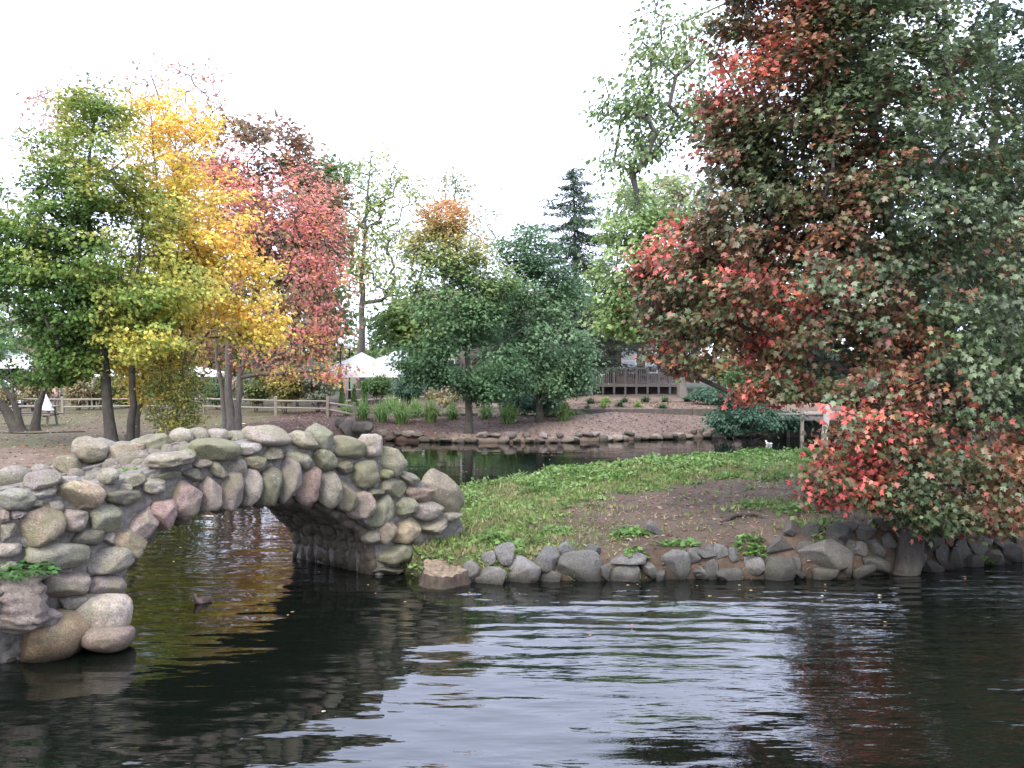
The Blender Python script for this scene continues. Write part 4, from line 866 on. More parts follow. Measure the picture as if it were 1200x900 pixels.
def person(px, py_head, Y, shirt, trousers, label, h=1.72, hair=(.05, .035, .025), face=math.pi):
    p = atY(px, py_head, Y); gx, gy = p[0], Y; g0_ = gz(gx, gy); k = h / 1.72; c_, s_ = math.cos(face), math.sin(face)
    def W(x, y, z): return (gx + (x * c_ - y * s_) * k, gy + (x * s_ + y * c_) * k, g0_ + z * k)
    P = [W(0, 0, .95), W(0, 0, 1.15), W(0, 0, 1.38), W(0, 0, 1.48), W(0, .02, 1.56), W(0, .02, 1.66), W(.19, 0, 1.38), W(.25, .02, 1.12), W(.24, .14, .92), W(.24, .18, .84), W(-.19, 0, 1.38), W(-.26, .0, 1.12), W(-.25, .06, .88), W(-.25, .1, .8),
         W(.1, 0, .86), W(.11, .03, .48), W(.11, -.02, .08), W(.11, .12, .04), W(-.1, 0, .86), W(-.11, .0, .48), W(-.12, -.05, .08), W(-.12, .09, .04)]
    E = [(0, 1), (1, 2), (2, 3), (3, 4), (4, 5), (2, 6), (6, 7), (7, 8), (8, 9), (2, 10), (10, 11), (11, 12), (12, 13), (0, 14), (14, 15), (15, 16), (16, 17), (0, 18), (18, 19), (19, 20), (20, 21)]
    Rr = [.14, .13, .14, .055, .09, .085, .06, .045, .035, .035, .06, .045, .035, .035, .09, .06, .045, .04, .09, .06, .045, .04]
    b_ = skin_obj('person', P, E, [r * k for r in Rr], SKINM, loc=W(0, 0, 0)); tag(b_, label, 'person')
    m1 = flat_mat('shirt_cloth', shirt); m2 = flat_mat('trouser_cloth', trousers); m3 = flat_mat('hair', hair)
    skin_obj('shirt', [P[0], P[1], P[2], P[6], P[7], P[10], P[11]], [(0, 1), (1, 2), (2, 3), (3, 4), (2, 5), (5, 6)], [.16 * k, .15 * k, .155 * k, .075 * k, .065 * k, .075 * k, .065 * k], m1, b_)
    skin_obj('trousers', [P[0], P[14], P[15], P[16], P[18], P[19], P[20]], [(0, 1), (1, 2), (2, 3), (0, 4), (4, 5), (5, 6)], [.155 * k, .105 * k, .08 * k, .065 * k, .105 * k, .08 * k, .065 * k], m2, b_)
    V, F = stone(3, (.105 * k, .115 * k, .11 * k), 2); obj('hair', V + np.array(W(0, -.01, 1.68)), F, m3, b_, smooth=True)
LB = 1.35
# ------------------------------------------------------------------ island plants, grass, leaves
rs = np.random.RandomState(12)
def scatter(n_, x0, x1, y0, y1, fn):
    X = rs.uniform(x0, x1, n_); Y = rs.uniform(y0, y1, n_); k = fn(X, Y) > rs.rand(n_); return X[k], Y[k]
yridge = lambda X: np.interp(X, [-2.5, -1.05, 1.9, 4, 7.6, 12], [17, 19.0, 20.8, 21.8, 23, 23.5])
def gmask(X, Y): d = sdf(ISLAND, X, Y); return np.where((d > .12) & ((Y < yridge(X) + 2.0)), island_green(X, Y), 0)
def plants(name, X, Y, hmax, size, pal, kind, up, label_kind='stuff', seed=0, hfn=None):
    r2 = np.random.RandomState(seed); n_ = len(X); Z = ground(X, Y); P0 = np.stack([X, Y, 0 * X], -1)
    hh = hmax * (.35 + .65 * sm(.5 + vnoise(P0, 2.6, seed, 2))) * (hfn(X, Y) if hfn else 1); P = np.stack([X, Y, Z + hh * r2.rand(n_) ** .6], -1)
    Nn = r2.normal(0, .55, (n_, 3)) + [0, 0, up]; D = r2.normal(0, 1, (n_, 3)) + [0, 0, .4 if up else 2.5]
    c = palette(pal, .5 + .4 * vnoise(P0, 1.9, seed + 1, 2), r2, .2)
    V, F, C = leaf_mesh(P, Nn, D, size * r2.uniform(.55, 1.35, n_), c, kind); o = obj(name, V, F, M_LEAF, loc=(0, 0, 0), cols=C); return tag(o, kind=label_kind)
hf = lambda X, Y: .4 + 1.0 * sm((Y - (yridge(X) - 2.4)) / 1.2)
X, Y = scatter(150000, -2.6, 12, 12.8, 25.2, lambda X, Y: gmask(X, Y) * sm((vnoise(np.stack([X, Y, 0 * X], -1), 2.4, 66, 2) + .55) * 1.5) * .95)
plants('ground_cover', X, Y, .13, .08, [(.05, .10, .02), (.09, .17, .035), (.14, .23, .055), (.19, .26, .10)], 'oval', 1.0, seed=61, hfn=hf)
X, Y = scatter(70000, -2.6, 9, 12.8, 22, lambda X, Y: np.where(sdf(ISLAND, X, Y) > .1, np.clip(gmask(X, Y) * .8 + .55 * sm((2.6 - X) / 3) * (Y < 16.5) + .02 + .12 * sm(vnoise(np.stack([X, Y, 0 * X], -1), 1.6, 71, 2) * 2), 0, 1), 0))
plants('grass', X, Y, .035, .085, [(.13, .16, .04), (.09, .15, .03), (.20, .19, .08), (.24, .20, .10)], 'lance', 0, seed=62)
def fallen(name, n_, area, pal, size, z_=None, keep=None, kind='star'):
    X = rs.uniform(area[0], area[1], n_); Y = rs.uniform(area[2], area[3], n_)
    if keep is not None: k = keep(X, Y); X, Y = X[k], Y[k]
    Z = ground(X, Y) + .02 if z_ is None else np.full(len(X), z_)
    P = np.stack([X, Y, Z], -1); Nn = rs.normal(0, .28 if z_ is None else .03, (len(X), 3)) + [0, 0, 1]; D = rs.normal(size=(len(X), 3))
    V, F, C = leaf_mesh(P, Nn, D, size * rs.uniform(.6, 1.4, len(X)), palette(pal, rs.rand(len(X)), rs, .1), kind); return tag(obj(name, V, F, M_LEAF, loc=(0, 0, 0), cols=C), kind='stuff')
FL = [(.06, .035, .02), (.13, .07, .04), (.20, .12, .06), (.20, .07, .04), (.26, .18, .09), (.30, .24, .2)]
fallen('fallen_leaves', 15000, (-26, 12, 12, 46), FL, .075, keep=lambda X, Y: (ground(X, Y) > .12) & ((rs.rand(len(X)) < np.clip((X < -3) * .8 + (Y > 33) * .9 + .25, 0, 1))))
fallen('leaf_litter', 4200, (-1.5, 9, 12.9, 22), FL, .05, keep=lambda X, Y: ground(X, Y) > .15)
fallen('bank_litter', 12000, (-10, 12, 34.5, 46), [(.08, .045, .035), (.13, .08, .06), (.2, .14, .12), (.28, .2, .17)], .07, keep=lambda X, Y: ground(X, Y) > .12)
def pebbles(name, n_, box_, r_, seed):
    r2 = np.random.RandomState(seed); Vs = []; Fs = []; D, F = ico(1)
    for i in range(n_):
        x, y = r2.uniform(box_[0], box_[1]), r2.uniform(box_[2], box_[3])
        if gz(x, y) < .1: continue
        q = r_ * r2.uniform(.4, 1.5); Vs.append(D * [q * 1.3, q, q * .6] * (1 + .15 * r2.normal(size=(len(D), 1))) + [x, y, gz(x, y)]); Fs.append(F + 42 * len(Fs) if len(D) == 42 else F + len(D) * len(Fs))
    return tag(obj(name, np.concatenate(Vs), np.concatenate(Fs), M_ROCK, loc=(0, 0, 0), color=(.14, .12, .105)), kind='stuff')
pebbles('gravel', 260, (0, 9, 13, 17.5), .028, 9)
fallen('floating_leaves', 330, (-8, 9, 7, 34), [(.45, .33, .06), (.35, .25, .14), (.4, .12, .06), (.5, .46, .36)], .045, z_=.004, keep=lambda X, Y: (ground(X, Y) < -.1) & (rs.rand(len(X)) < np.where(Y < 10.5, .15, 1)))
def weed(P, r_, h_, n_, label, pal, size=.08, kind='maple', seed=0):
    r2 = np.random.RandomState(seed); a = r2.uniform(0, 6.28, n_); q = r_ * r2.rand(n_) ** .6; X = P[0] + np.cos(a) * q; Y = P[1] + np.sin(a) * q * .7; Z = np.maximum(ground(X, Y), P[2] - .05 if len(P) > 2 else 0)
    H = h_ * (1 - (q / r_) ** 2 * .6) * r2.uniform(.3, 1, n_); LP = np.stack([X, Y, Z + H], -1)
    root = empty('leafy_weed', (P[0], P[1], float(Z.mean())), label, 'plant')
    Nn = r2.normal(0, .4, (n_, 3)) + [0, 0, 1]; D = np.stack([np.cos(a), np.sin(a), 0 * a - .2], -1) + r2.normal(0, .3, (n_, 3))
    V, F, C = leaf_mesh(LP, Nn, D, size * r2.uniform(.6, 1.3, n_), palette(pal, r2.rand(n_), r2, .1), kind); obj('leaves', V, F, M_LEAF, root, loc=(P[0], P[1], float(Z.mean())), cols=C)
    MBs = MB()
    for i in range(0, n_, max(1, n_ // 14)): MBs.bar((P[0] + (X[i] - P[0]) * .4, P[1] + (Y[i] - P[1]) * .4, float(Z[i]) - .02), LP[i], .004, .002, 4)
    MBs.obj('stems', flat_mat('stem', (.12, .16, .05)), root)
WP = [(.06, .13, .03), (.10, .20, .04), (.14, .26, .06)]
for i, (px, py, r_, h_, n_, lab) in enumerate([(738, 628, .30, .16, 130, 'broad leafy green weed growing above the middle island rocks'), (880, 648, .22, .20, 110, 'bright green trailing weed among the rocks right of the bare dirt'), (585, 636, .26, .16, 110, 'low green weed behind the first island rocks near the stump'),
        (795, 640, .26, .10, 90, 'dark green creeping weed at the foot of the bare dirt'), (745, 655, .14, .14, 50, 'small green weed hanging between two middle island rocks'), (940, 600, .4, .14, 120, 'patch of weeds under the lowest red maple branches'), (885, 592, .3, .08, 60, 'sparse low weed on the bare dirt slope'),
        (1010, 590, .4, .2, 120, 'green weed glimpsed behind the hanging red leaves'), (505, 620, .2, .12, 60, 'small green weed beside the right end of the bridge'), (650, 625, .3, .1, 90, 'thin weed patch on the grassy edge above the large rock'), (1150, 655, .2, .12, 50, 'yellow green seedling at the waterline right of the maple trunk')]):
    P = hit(px, py, 9, 40); weed(P, r_, h_, n_, lab, WP, seed=200 + i)
for i, (pts_, lb) in enumerate([([(845, 612), (862, 606), (885, 605), (905, 609)], 'dark arching root exposed on the bare dirt slope'), ([(1010, 610), (990, 600), (965, 597), (940, 603)], 'root running left from the leaning maple trunk')]):
    pp = np.array([hit(*p_, 9, 40) for p_ in pts_]); pp[:, 2] += [-.02, .03, .03, -.03]; V, F = tube(np.array([np.interp(np.linspace(0, 3, 16), range(4), pp[:, k]) for k in range(3)]).T, np.linspace(.035, .02, 16), 7); tag(obj('tree_root', V, F, BARK_D, smooth=True), lb, 'root')
P = atY(28, 668, 9.25); weed((P[0], P[1], P[2]), .34, .14, 260, 'ferny green plant growing on the ledge at the left foot of the bridge', [(.035, .09, .025), (.06, .15, .03)], .06, 'oval', 250)
P = bw(.85, .75, float(deckz(.85)) + .05); weed(P, .24, .08, 130, 'small green weed sprouting from the mortar on top of the bridge', WP, .05, 'oval', 251)
# ------------------------------------------------------------------ ornamental grasses
def grass_clump(px, py, Y, hpx, wpx, label, name='ornamental_grass', pal=((.10, .20, .05), (.16, .27, .07), (.24, .32, .12)), seed=0, n_=170, group='ornamental grasses along the far bank'):
    r2 = np.random.RandomState(seed); p = atY(px, py, Y); gx = p[0]; z0 = gz(gx, Y); H = hpx * Y / FPX * 1.15; Wd = wpx * Y / FPX / 2
    Vs = []; Fs = []; Cs = []
    for i in range(n_):
        a = r2.uniform(0, 6.28); L = H * r2.uniform(.65, 1.1); sp = Wd * r2.uniform(.2, 2.3) ** 1.0; b0 = np.array([gx + r2.normal(0, Wd * .18), Y + r2.normal(0, Wd * .18), z0 - .02]); t = np.linspace(0, 1, 6)
        dr = np.array([math.cos(a), math.sin(a), 0]); pth = b0 + np.outer(t ** 1.7 * sp, dr) + np.outer(L * (t - min(.75, .42 * sp / Wd) * t ** 2.6), [0, 0, 1]); sd_ = np.array([-dr[1], dr[0], 0]) * .018 + dr * .004; wv = np.array([1, 1, .95, .8, .5, .05])
        V = np.concatenate([pth + np.outer(wv, sd_), pth - np.outer(wv, sd_)]); k = len(Vs) * 12
        Fs += [[k + j, k + j + 1, k + 7 + j, k + 6 + j] for j in range(5)]; Vs.append(V); Cs.append(np.repeat(palette(list(pal), r2.rand(1), r2, .1), 12, 0))
    o = obj(name, np.concatenate(Vs), np.array(Fs), M_LEAF, loc=(gx, Y, z0), cols=np.concatenate(Cs)); tag(o, label, 'grass clump', group, 'thing')
GC = [(425, 486, 39.5, 30, 26, 'leftmost tall green ornamental grass beside the fence corner'), (447, 488, 39, 30, 28, 'bright green ornamental grass second from the fence corner'), (470, 489, 38.6, 32, 30, 'broad bright ornamental grass in front of the tents'),
      (505, 489, 38.8, 34, 30, 'tall pale green ornamental grass left of the slim maple trunk'), (487, 484, 40.5, 26, 26, 'ornamental grass set back between two taller clumps left of the slim maple'), (530, 488, 39.6, 24, 24, 'small ornamental grass just left of the slim maple trunk'),
      (596, 489, 38.0, 32, 40, 'dense green ornamental grass right of the slim maple trunk'), (661, 482, 38.6, 30, 34, 'arching yellow green ornamental grass at the left end of the timber edging'), (570, 486, 39.6, 22, 30, 'low grass clump immediately right of the slim maple trunk'), (408, 478, 42, 20, 22, 'grass clump behind the fence corner post'),
      (458, 478, 42.5, 24, 30, 'grass clump behind the bright clumps in front of the tents')]
for i, a in enumerate(GC): grass_clump(*a, seed=300 + i)
for i, (px, py, hpx, wpx, lab) in enumerate([(692, 463, 9, 17, 'dark green tuft furthest left in the upper bed'), (688, 471, 7, 10, 'bright small tuft below the leftmost dark tuft'), (710, 463, 8, 15, 'green tuft second in the row below the cabin stairs'), (707, 473, 10, 11, 'bright yellow green tuft under the stair foot'),
        (732, 463, 8, 13, 'dark tuft third in the row before the deck'), (727, 473, 8, 11, 'bright green tuft in front of the third dark tuft'), (757, 468, 10, 17, 'rounded dark green tuft in the middle of the upper bed'), (748, 478, 9, 9, 'pale thin tuft at the timber edging'), (779, 467, 9, 16, 'dark green tuft right of the rounded one'),
        (777, 474, 7, 14, 'light green tuft under the dark tuft near the red leaves'), (806, 468, 10, 20, 'wide dark tuft nearly under the red maple leaves')]):
    Y = 44.5 if py < 470 else 41.0; dk = 'dark' in lab
    grass_clump(px, py, Y, hpx, wpx, lab, 'grass_tuft', ((.035, .08, .03), (.06, .12, .04)) if dk else ((.12, .24, .04), (.18, .32, .06)), 340 + i, 110, 'tufts planted in the bed below the cabin')
# ------------------------------------------------------------------ bushes
def bush(px, py, Y, rx, rz, label, pal, seed, nt_=130, per=26, leaf=.11, kind='oval', name='bush', envs=None, gap=-.5, **k):
    b0 = on(px, py, Y); c0_ = b0 - [0, 0, .05]; h = rz * Y / FPX * 1.6; r2 = np.random.RandomState(seed)
    st_ = [([c0_ + [r2.normal(0, .1), 0, 0], c0_ + [r2.normal(0, .25), r2.normal(0, .2), h * .45], c0_ + [r2.normal(0, .5), r2.normal(0, .3), h * .85]], .03, .01) for _ in range(4)]
    return tree(name, label, 'bush', st_, envs or [ell(px, py - rz, Y, rx, rz)], nt_, per, leaf, c_pal(pal, 1.2, seed), BARK_B, kind, spray=.3, seed=seed, trunk_r=.02, step=.3, nseg=4, gap=gap, minr=.006, **k)
OLV = [(.07, .10, .03), (.13, .16, .05), (.22, .20, .07)]; TAN = [(.16, .13, .07), (.24, .20, .10), (.15, .17, .06)]; GRN = [(.04, .09, .03), (.07, .13, .04), (.12, .18, .06)]; BLU = [(.03, .07, .045), (.05, .11, .065), (.08, .15, .10)]
bush(205, 515, 27.2, 40, 55, 'twiggy yellow green bush under the golden maple beside the bridge', [(.07, .09, .03), (.14, .17, .04), (.34, .30, .05)], 401, 330, 15, .07, 'star', gap=-.3)
for i, a in enumerate([(36, 470, 46, 13, 18, 'orange tinged bush behind the picnic table', TAN), (92, 472, 47, 14, 16, 'grassy tan bush left of the person in the white shirt', TAN), (125, 472, 48, 13, 17, 'olive bush just behind the leaning dark maple stems', OLV), (180, 472, 47, 26, 20, 'olive bush behind the twiggy bush', OLV),
        (255, 470, 47, 16, 16, 'green bush left of the three brown trunks behind the fence', GRN), (300, 472, 45, 20, 22, 'tan green bush right of the three brown trunks', OLV), (335, 473, 44, 22, 24, 'yellow flecked bush over the rails between fence posts', [(.09, .11, .03), (.2, .18, .05), (.42, .32, .05)]),
        (372, 474, 44, 18, 26, 'grey green bush behind the fence corner post', [(.12, .14, .09), (.18, .2, .12)]), (350, 466, 50, 26, 24, 'dull bush behind the yellow flecked bush', TAN), (445, 462, 47, 18, 12, 'green bush under the white tent front', GRN), (480, 466, 46, 16, 14, 'dark green bush right of the tents', BLU),
        (520, 472, 46, 20, 10, 'low bush behind the grasses left of the slim maple', TAN), (565, 470, 46, 24, 12, 'low green bush behind the slim maple trunk', GRN), (610, 480, 40.5, 20, 10, 'blue green shrub between grass clumps right of the slim maple', BLU), (638, 482, 40, 16, 12, 'bluish shrub left of the arching grass', BLU),
        (835, 476, 43, 30, 12, 'dark bush under the low red maple branches beside the bed', BLU), (5, 478, 44, 12, 14, 'grey bush in front of the white car', TAN), (150, 474, 50, 20, 22, 'pale olive bush between the paired dark stems', OLV), (880, 470, 42, 34, 24, 'dark green bush on the right bank above the overhanging shrub', GRN),
        (1000, 478, 42, 40, 26, 'bush behind the timber footbridge', GRN), (1100, 480, 42, 50, 30, 'bush behind the leaning red maple trunk on the far right bank', GRN), (1190, 480, 42, 40, 30, 'bush at the right edge on the far bank', GRN), (215, 465, 54, 30, 18, 'far olive bush behind the golden maple stems', OLV), (60, 462, 56, 34, 18, 'far tan bush behind the picnic table', TAN)]):
    bush(*a[:6], a[6], 410 + i, nt_=int(60 + a[3] * a[4] * .22), per=24, leaf=.12, group='bushes along the fence and far bank')
bush(880, 508, 36.4, 46, 24, 'blue green shrub overhanging the water at the right of the far shore', BLU, 450, 380, 26, .12, 'oval', name='overhanging_shrub', envs=[ell(870, 470, 36.8, 36, 16), ell(895, 488, 36.2, 44, 14), ell(850, 488, 36.4, 26, 12), ell(925, 490, 36.6, 30, 12), ell(855, 500, 36.2, 22, 6)], droop=1.0)
def cone_tree(px, py, Y, hpx, label, seed):
    r2 = np.random.RandomState(seed); b0 = on(px, py, Y); H = hpx * Y / FPX; n_ = 900; t = r2.rand(n_) ** 1.2; a = r2.uniform(0, 6.28, n_); q = (1 - t) * H * .17 * r2.rand(n_) ** .4
    P = b0 + np.stack([np.cos(a) * q, np.sin(a) * q, .1 + t * H], -1); D = np.stack([np.cos(a) * .5, np.sin(a) * .5, 1 + 0 * a], -1); V, F, C = leaf_mesh(P, r2.normal(size=(n_, 3)), D, r2.uniform(.08, .16, n_), palette([(.05, .12, .03), (.10, .19, .05)], r2.rand(n_), r2), 'lance')
    root = empty('small_conifer', b0, label, 'tree', 'small cone shaped conifers by the tent'); obj('crown', V, F, M_LEAF, root, loc=b0, cols=C); MB().bar(b0 - [0, 0, .1], b0 + [0, 0, H * .8], .04, .01, 6).obj('trunk', BARK_B, root)
for i, (px, hp, lb) in enumerate([(401, 30, 'slim cone shaped conifer under the left street lamp'), (415, 28, 'slim cone shaped conifer in the middle of three before the tent'), (427, 32, 'slim cone shaped conifer rightmost of three before the tent')]): cone_tree(px, 468, 46, hp, lb, 470 + i)
# gnarled tree at the left edge
Yn = 33.0; n0 = on(27, 500, Yn)
tree('gnarled_tree', 'gnarled dark multi-stemmed tree with leaning trunks beside the picnic table', 'tree',
     [([n0 - [.1, 0, .15], atY(12, 485, Yn), atY(-8, 465, Yn), atY(-30, 430, Yn)], .26, .06), ([n0 - [0, 0, .15], atY(20, 478, Yn), atY(8, 455, Yn), atY(-5, 440, Yn)], .17, .05),
      ([n0 + [.45, 0, -.15], atY(42, 482, Yn), atY(48, 464, Yn), atY(58, 445, Yn), atY(62, 425, Yn)], .19, .05), ([atY(20, 480, Yn), atY(13, 462, Yn), atY(18, 448, Yn), atY(12, 434, Yn), atY(5, 420, Yn)], .06, .025)],
     [ell(-30, 410, Yn, 40, 30), ell(65, 420, Yn, 30, 16), ell(5, 415, Yn, 26, 14)], 130, 26, .11, c_pal([(.04, .10, .03), (.08, .16, .04), (.2, .22, .05)], .9, 480), BARK_D, 'star', spray=.45, seed=481, trunk_r=.1)
# ------------------------------------------------------------------ fences
def rail_fence(pts, label, rails=(.34, .68), H=.82, col=WOOD, sp=2.9):
    root = empty('split_rail_fence', (*pts[0][:2], gz(*pts[0][:2])), label, 'fence'); prev = None; r2 = random.Random(len(label))
    P = [pts[0]]
    for a, b_ in zip(pts[:-1], pts[1:]):
        a = np.array(a); b_ = np.array(b_); k = max(1, round(np.linalg.norm(b_ - a) / sp)); P += [tuple(a + (b_ - a) * i / k) for i in range(1, k + 1)]
    for (x, y) in P:
        z = gz(x, y); MB().box((x, y, z + H / 2 - .06), (.13, .13, H + .12), r2.uniform(-.2, .2), .015).obj('post', col, root)
        if prev:
            for rz_ in rails: MB().bar((prev[0], prev[1], prev[2] + rz_ + r2.uniform(-.02, .02)), (x, y, z + rz_ + r2.uniform(-.02, .02)), .055, .045, 6).obj('rail', col, root)
        prev = (x, y, z)
fx = lambda px, Y: ((px - 600) / FPX * Y, Y)
rail_fence([fx(-90, 45), fx(73, 44.5), fx(235, 44)], 'weathered split rail fence across the lawn behind the left trees')
rail_fence([fx(238, 43), fx(323, 42.4), fx(384, 42)], 'pale split rail fence above the mulch ending at a thick corner post', (.36, .70), .9)
rail_fence([fx(386, 42.1), fx(415, 38.8)], 'short fence section slanting down from the corner post towards the water', (.28, .6), .78, sp=2.6)
rail_fence([fx(404, 49), fx(482, 49), fx(560, 50)], 'far pale rail fence behind the ornamental grasses', (.4, .95), 1.1)
# timber edging of the bed
def along(name, label, cat, a, b_, h, w_, mat, z0): 
    mb = MB(); k = 6; A_ = np.array(a); B_ = np.array(b_)
    for i in range(k):
        p = A_ + (B_ - A_) * (i + .5) / k; L = np.linalg.norm(B_ - A_) / k; mb.box((p[0], p[1], z0 + h / 2), (L - .01, w_, h), math.atan2(B_[1] - A_[1], B_[0] - A_[0]), .012)
    o = mb.obj(name, mat); tag(o, label, cat)
zt = gz(*fx(740, 39.7)); along('timber_edging', 'dark timber edging holding the upper bed below the cabin', 'edging', fx(640, 39.5), fx(845, 39.9), .30, .16, WOODD, zt - .16)
along('timber_edging', 'short timber edging behind the grass clumps left of the slim maple', 'edging', fx(470, 40.6), fx(560, 40.4), .26, .15, WOODD, gz(*fx(520, 40.5)) - .12)
# ------------------------------------------------------------------ cabin with deck
def wallbox(mb, x0, x1, y0, y1, z0, z1): mb.box(((x0 + x1) / 2, (y0 + y1) / 2, (z0 + z1) / 2), (x1 - x0, y1 - y0, z1 - z0))
SID = simple_mat('brown_siding', (.22, .165, .14), .85, .2, 3, (14, 1, .4)); ROOFM = simple_mat('shingle_roof', (.14, .115, .105), .9, .3, 14, (1, 1, 3)); GLS = simple_mat('window_glass', (.04, .05, .06), .1, .1, 2, bmp=0)
Yc = 57.0; X_ = lambda px, Y: (px - 600) / FPX * Y
cx0, cx1 = X_(672, Yc), X_(800, Yc); zg = gz(cx0 + 2, Yc) - .1
cab = empty('wooden_cabin', ((cx0 + cx1) / 2, Yc + 3, zg), 'brown wooden cabin with a raised deck partly hidden by trees', 'cabin')
mb = MB(); wallbox(mb, cx0, cx1, Yc, Yc + 6, zg, 4.6); mb.obj('wall', SID, cab)
rf = MB(); r0x, r1x = cx0 - .5, cx1 + .5
rf.add([(r0x, Yc - .6, 4.45), (r1x, Yc - .6, 4.45), (r1x, Yc + 3, 6.3), (r0x, Yc + 3, 6.3), (r1x, Yc + 6.6, 4.45), (r0x, Yc + 6.6, 4.45), (r0x, Yc - .6, 4.62), (r1x, Yc - .6, 4.62), (r1x, Yc + 3, 6.5), (r0x, Yc + 3, 6.5), (r1x, Yc + 6.6, 4.62), (r0x, Yc + 6.6, 4.62)],
       [(0, 1, 7, 6), (6, 7, 8, 9), (9, 8, 10, 11), (1, 2, 8, 7), (2, 4, 10, 8), (0, 6, 9, 3), (3, 9, 11, 5), (0, 3, 2, 1), (3, 5, 4, 2), (4, 5, 11, 10)]); rf.obj('roof', ROOFM, cab)
for (p0, p1, z0, z1) in ((728, 746, 2.35, 3.9), (756, 772, 2.35, 3.9)):
    fr_ = MB(); a, b_ = X_(p0, Yc), X_(p1, Yc); wallbox(fr_, a, b_, Yc - .06, Yc + .02, z0, z1); f_ = fr_.obj('window', WHITEP, cab)
    pm = MB(); wallbox(pm, a + .1, b_ - .1, Yc - .075, Yc - .065, z0 + .1, (z0 + z1) / 2 - .05); wallbox(pm, a + .1, b_ - .1, Yc - .075, Yc - .065, (z0 + z1) / 2 + .05, z1 - .1); pm.obj('pane', simple_mat('painted_reflection_glass', (.55, .58, .62), .15, .1, 2, bmp=0), f_)  # bright reflection is put into the pale base colour of the panes
dm = MB(); wallbox(dm, X_(714, Yc), X_(723, Yc), Yc - .05, Yc + .02, 1.8, 3.7); dm.obj('door', simple_mat('dark_door', (.035, .03, .028), .6), cab)
Yd0, Yd1, zd = 53.6, 56.99, 1.78
dk = MB(); dx0, dx1 = X_(692, Yd0), X_(800, Yd0); wallbox(dk, dx0, dx1, Yd0, Yd1, zd - .16, zd); dk.obj('deck', WOOD, cab)
RW = simple_mat('grey_rail_wood', (.27, .235, .22), .8, .25, 8)
for i in range(9):
    x = dx0 + .08 + i * (dx1 - dx0 - .16) / 8; pg = gz(x, Yd0); q = MB(); q.box((x, Yd0 + .08, (pg - .1 + zd + .92) / 2), (.12, .12, zd + .92 - pg + .1), 0, .01); q.obj('deck_post', RW, cab)
q = MB(); wallbox(q, dx0, dx1, Yd0 + .03, Yd0 + .13, zd + .86, zd + .94); q.obj('handrail', RW, cab)
q = MB()
for i in range(44): x = dx0 + .1 + i * (dx1 - dx0 - .2) / 43; q.box((x, Yd0 + .08, zd + .45), (.04, .04, .8))
q.obj('balusters', RW, cab)
q = MB(); nst = 5; zgs = gz(dx0, Yd0 - 1.2)
for i in range(nst): z = zd - (zd - zgs) * (i + 1) / (nst + 1); wallbox(q, dx0 - 1.15 , dx0 - .05, Yd0 + .15 - i * .24, Yd0 + .41 - i * .24, z - .045, z)
q.obj('stair_treads', RW, cab)
for xx in (dx0 - 1.2, dx0 + .0):
    q = MB(); q.bar((xx, Yd0 + .42, zd - .05), (xx, Yd0 - 1.1, zgs), .09, .09, 4, True); q.obj('stringer', RW, cab)
    q = MB(); q.bar((xx, Yd0 + .3, zd + .88), (xx, Yd0 - 1.0, zgs + .9), .045, .045, 4, True); q.bar((xx, Yd0 - 1.0, zgs), (xx, Yd0 - 1.0, zgs + .9), .05, .05, 4, True); q.obj('stair_rail', RW, cab)
q = MB(); wallbox(q, dx0 + .2, dx1, Yd0 + 1.2, Yd0 + 1.3, zg - .1, zd - .2); q.obj('skirting_boards', WOODD, cab)
# pinkish house behind the slim maple
PSID = simple_mat('pink_grey_siding', (.36, .29, .27), .85, .1, 3, (.4, .4, 12)); Yh = 73.0
hx0, hx1 = X_(487, Yh), X_(662, Yh); hg = gz(hx0, Yh) - .2; hs_ = empty('pink_grey_house', ((hx0 + hx1) / 2, Yh + 4, hg), 'pinkish grey house glimpsed through the slim maple crown', 'house')
q = MB(); wallbox(q, hx0, hx1, Yh, Yh + 8, hg, 6.2); q.obj('wall', PSID, hs_)
q = MB(); q.add([(hx0 - .4, Yh - .5, 6.1), (hx1 + .4, Yh - .5, 6.1), (hx1 + .4, Yh + 4, 8.9), (hx0 - .4, Yh + 4, 8.9), (hx1 + .4, Yh + 8.5, 6.1), (hx0 - .4, Yh + 8.5, 6.1)], [(0, 1, 2, 3), (3, 2, 4, 5), (0, 3, 5), (1, 4, 2), (0, 5, 4, 1)]); q.obj('roof', simple_mat('rose_brown_roof', (.26, .19, .17), .9, .2, 12), hs_)
for (px, z0, z1) in ((503, 5.0, 6.0), (525, 1.9, 3.3), (548, 4.0, 5.6), (575, 1.9, 3.3), (600, 4.0, 5.6), (640, 1.9, 3.4), (503, 1.9, 3.3)):
    a = X_(px, Yh); q = MB(); wallbox(q, a - .55, a + .55, Yh - .06, Yh + .02, z0, z1); f_ = q.obj('window', WHITEP, hs_); q = MB()
    for sx in (-.46, .04): wallbox(q, a + sx, a + sx + .42, Yh - .075, Yh - .065, z0 + .1, z1 - .1)
    q.obj('pane', GLS, f_)
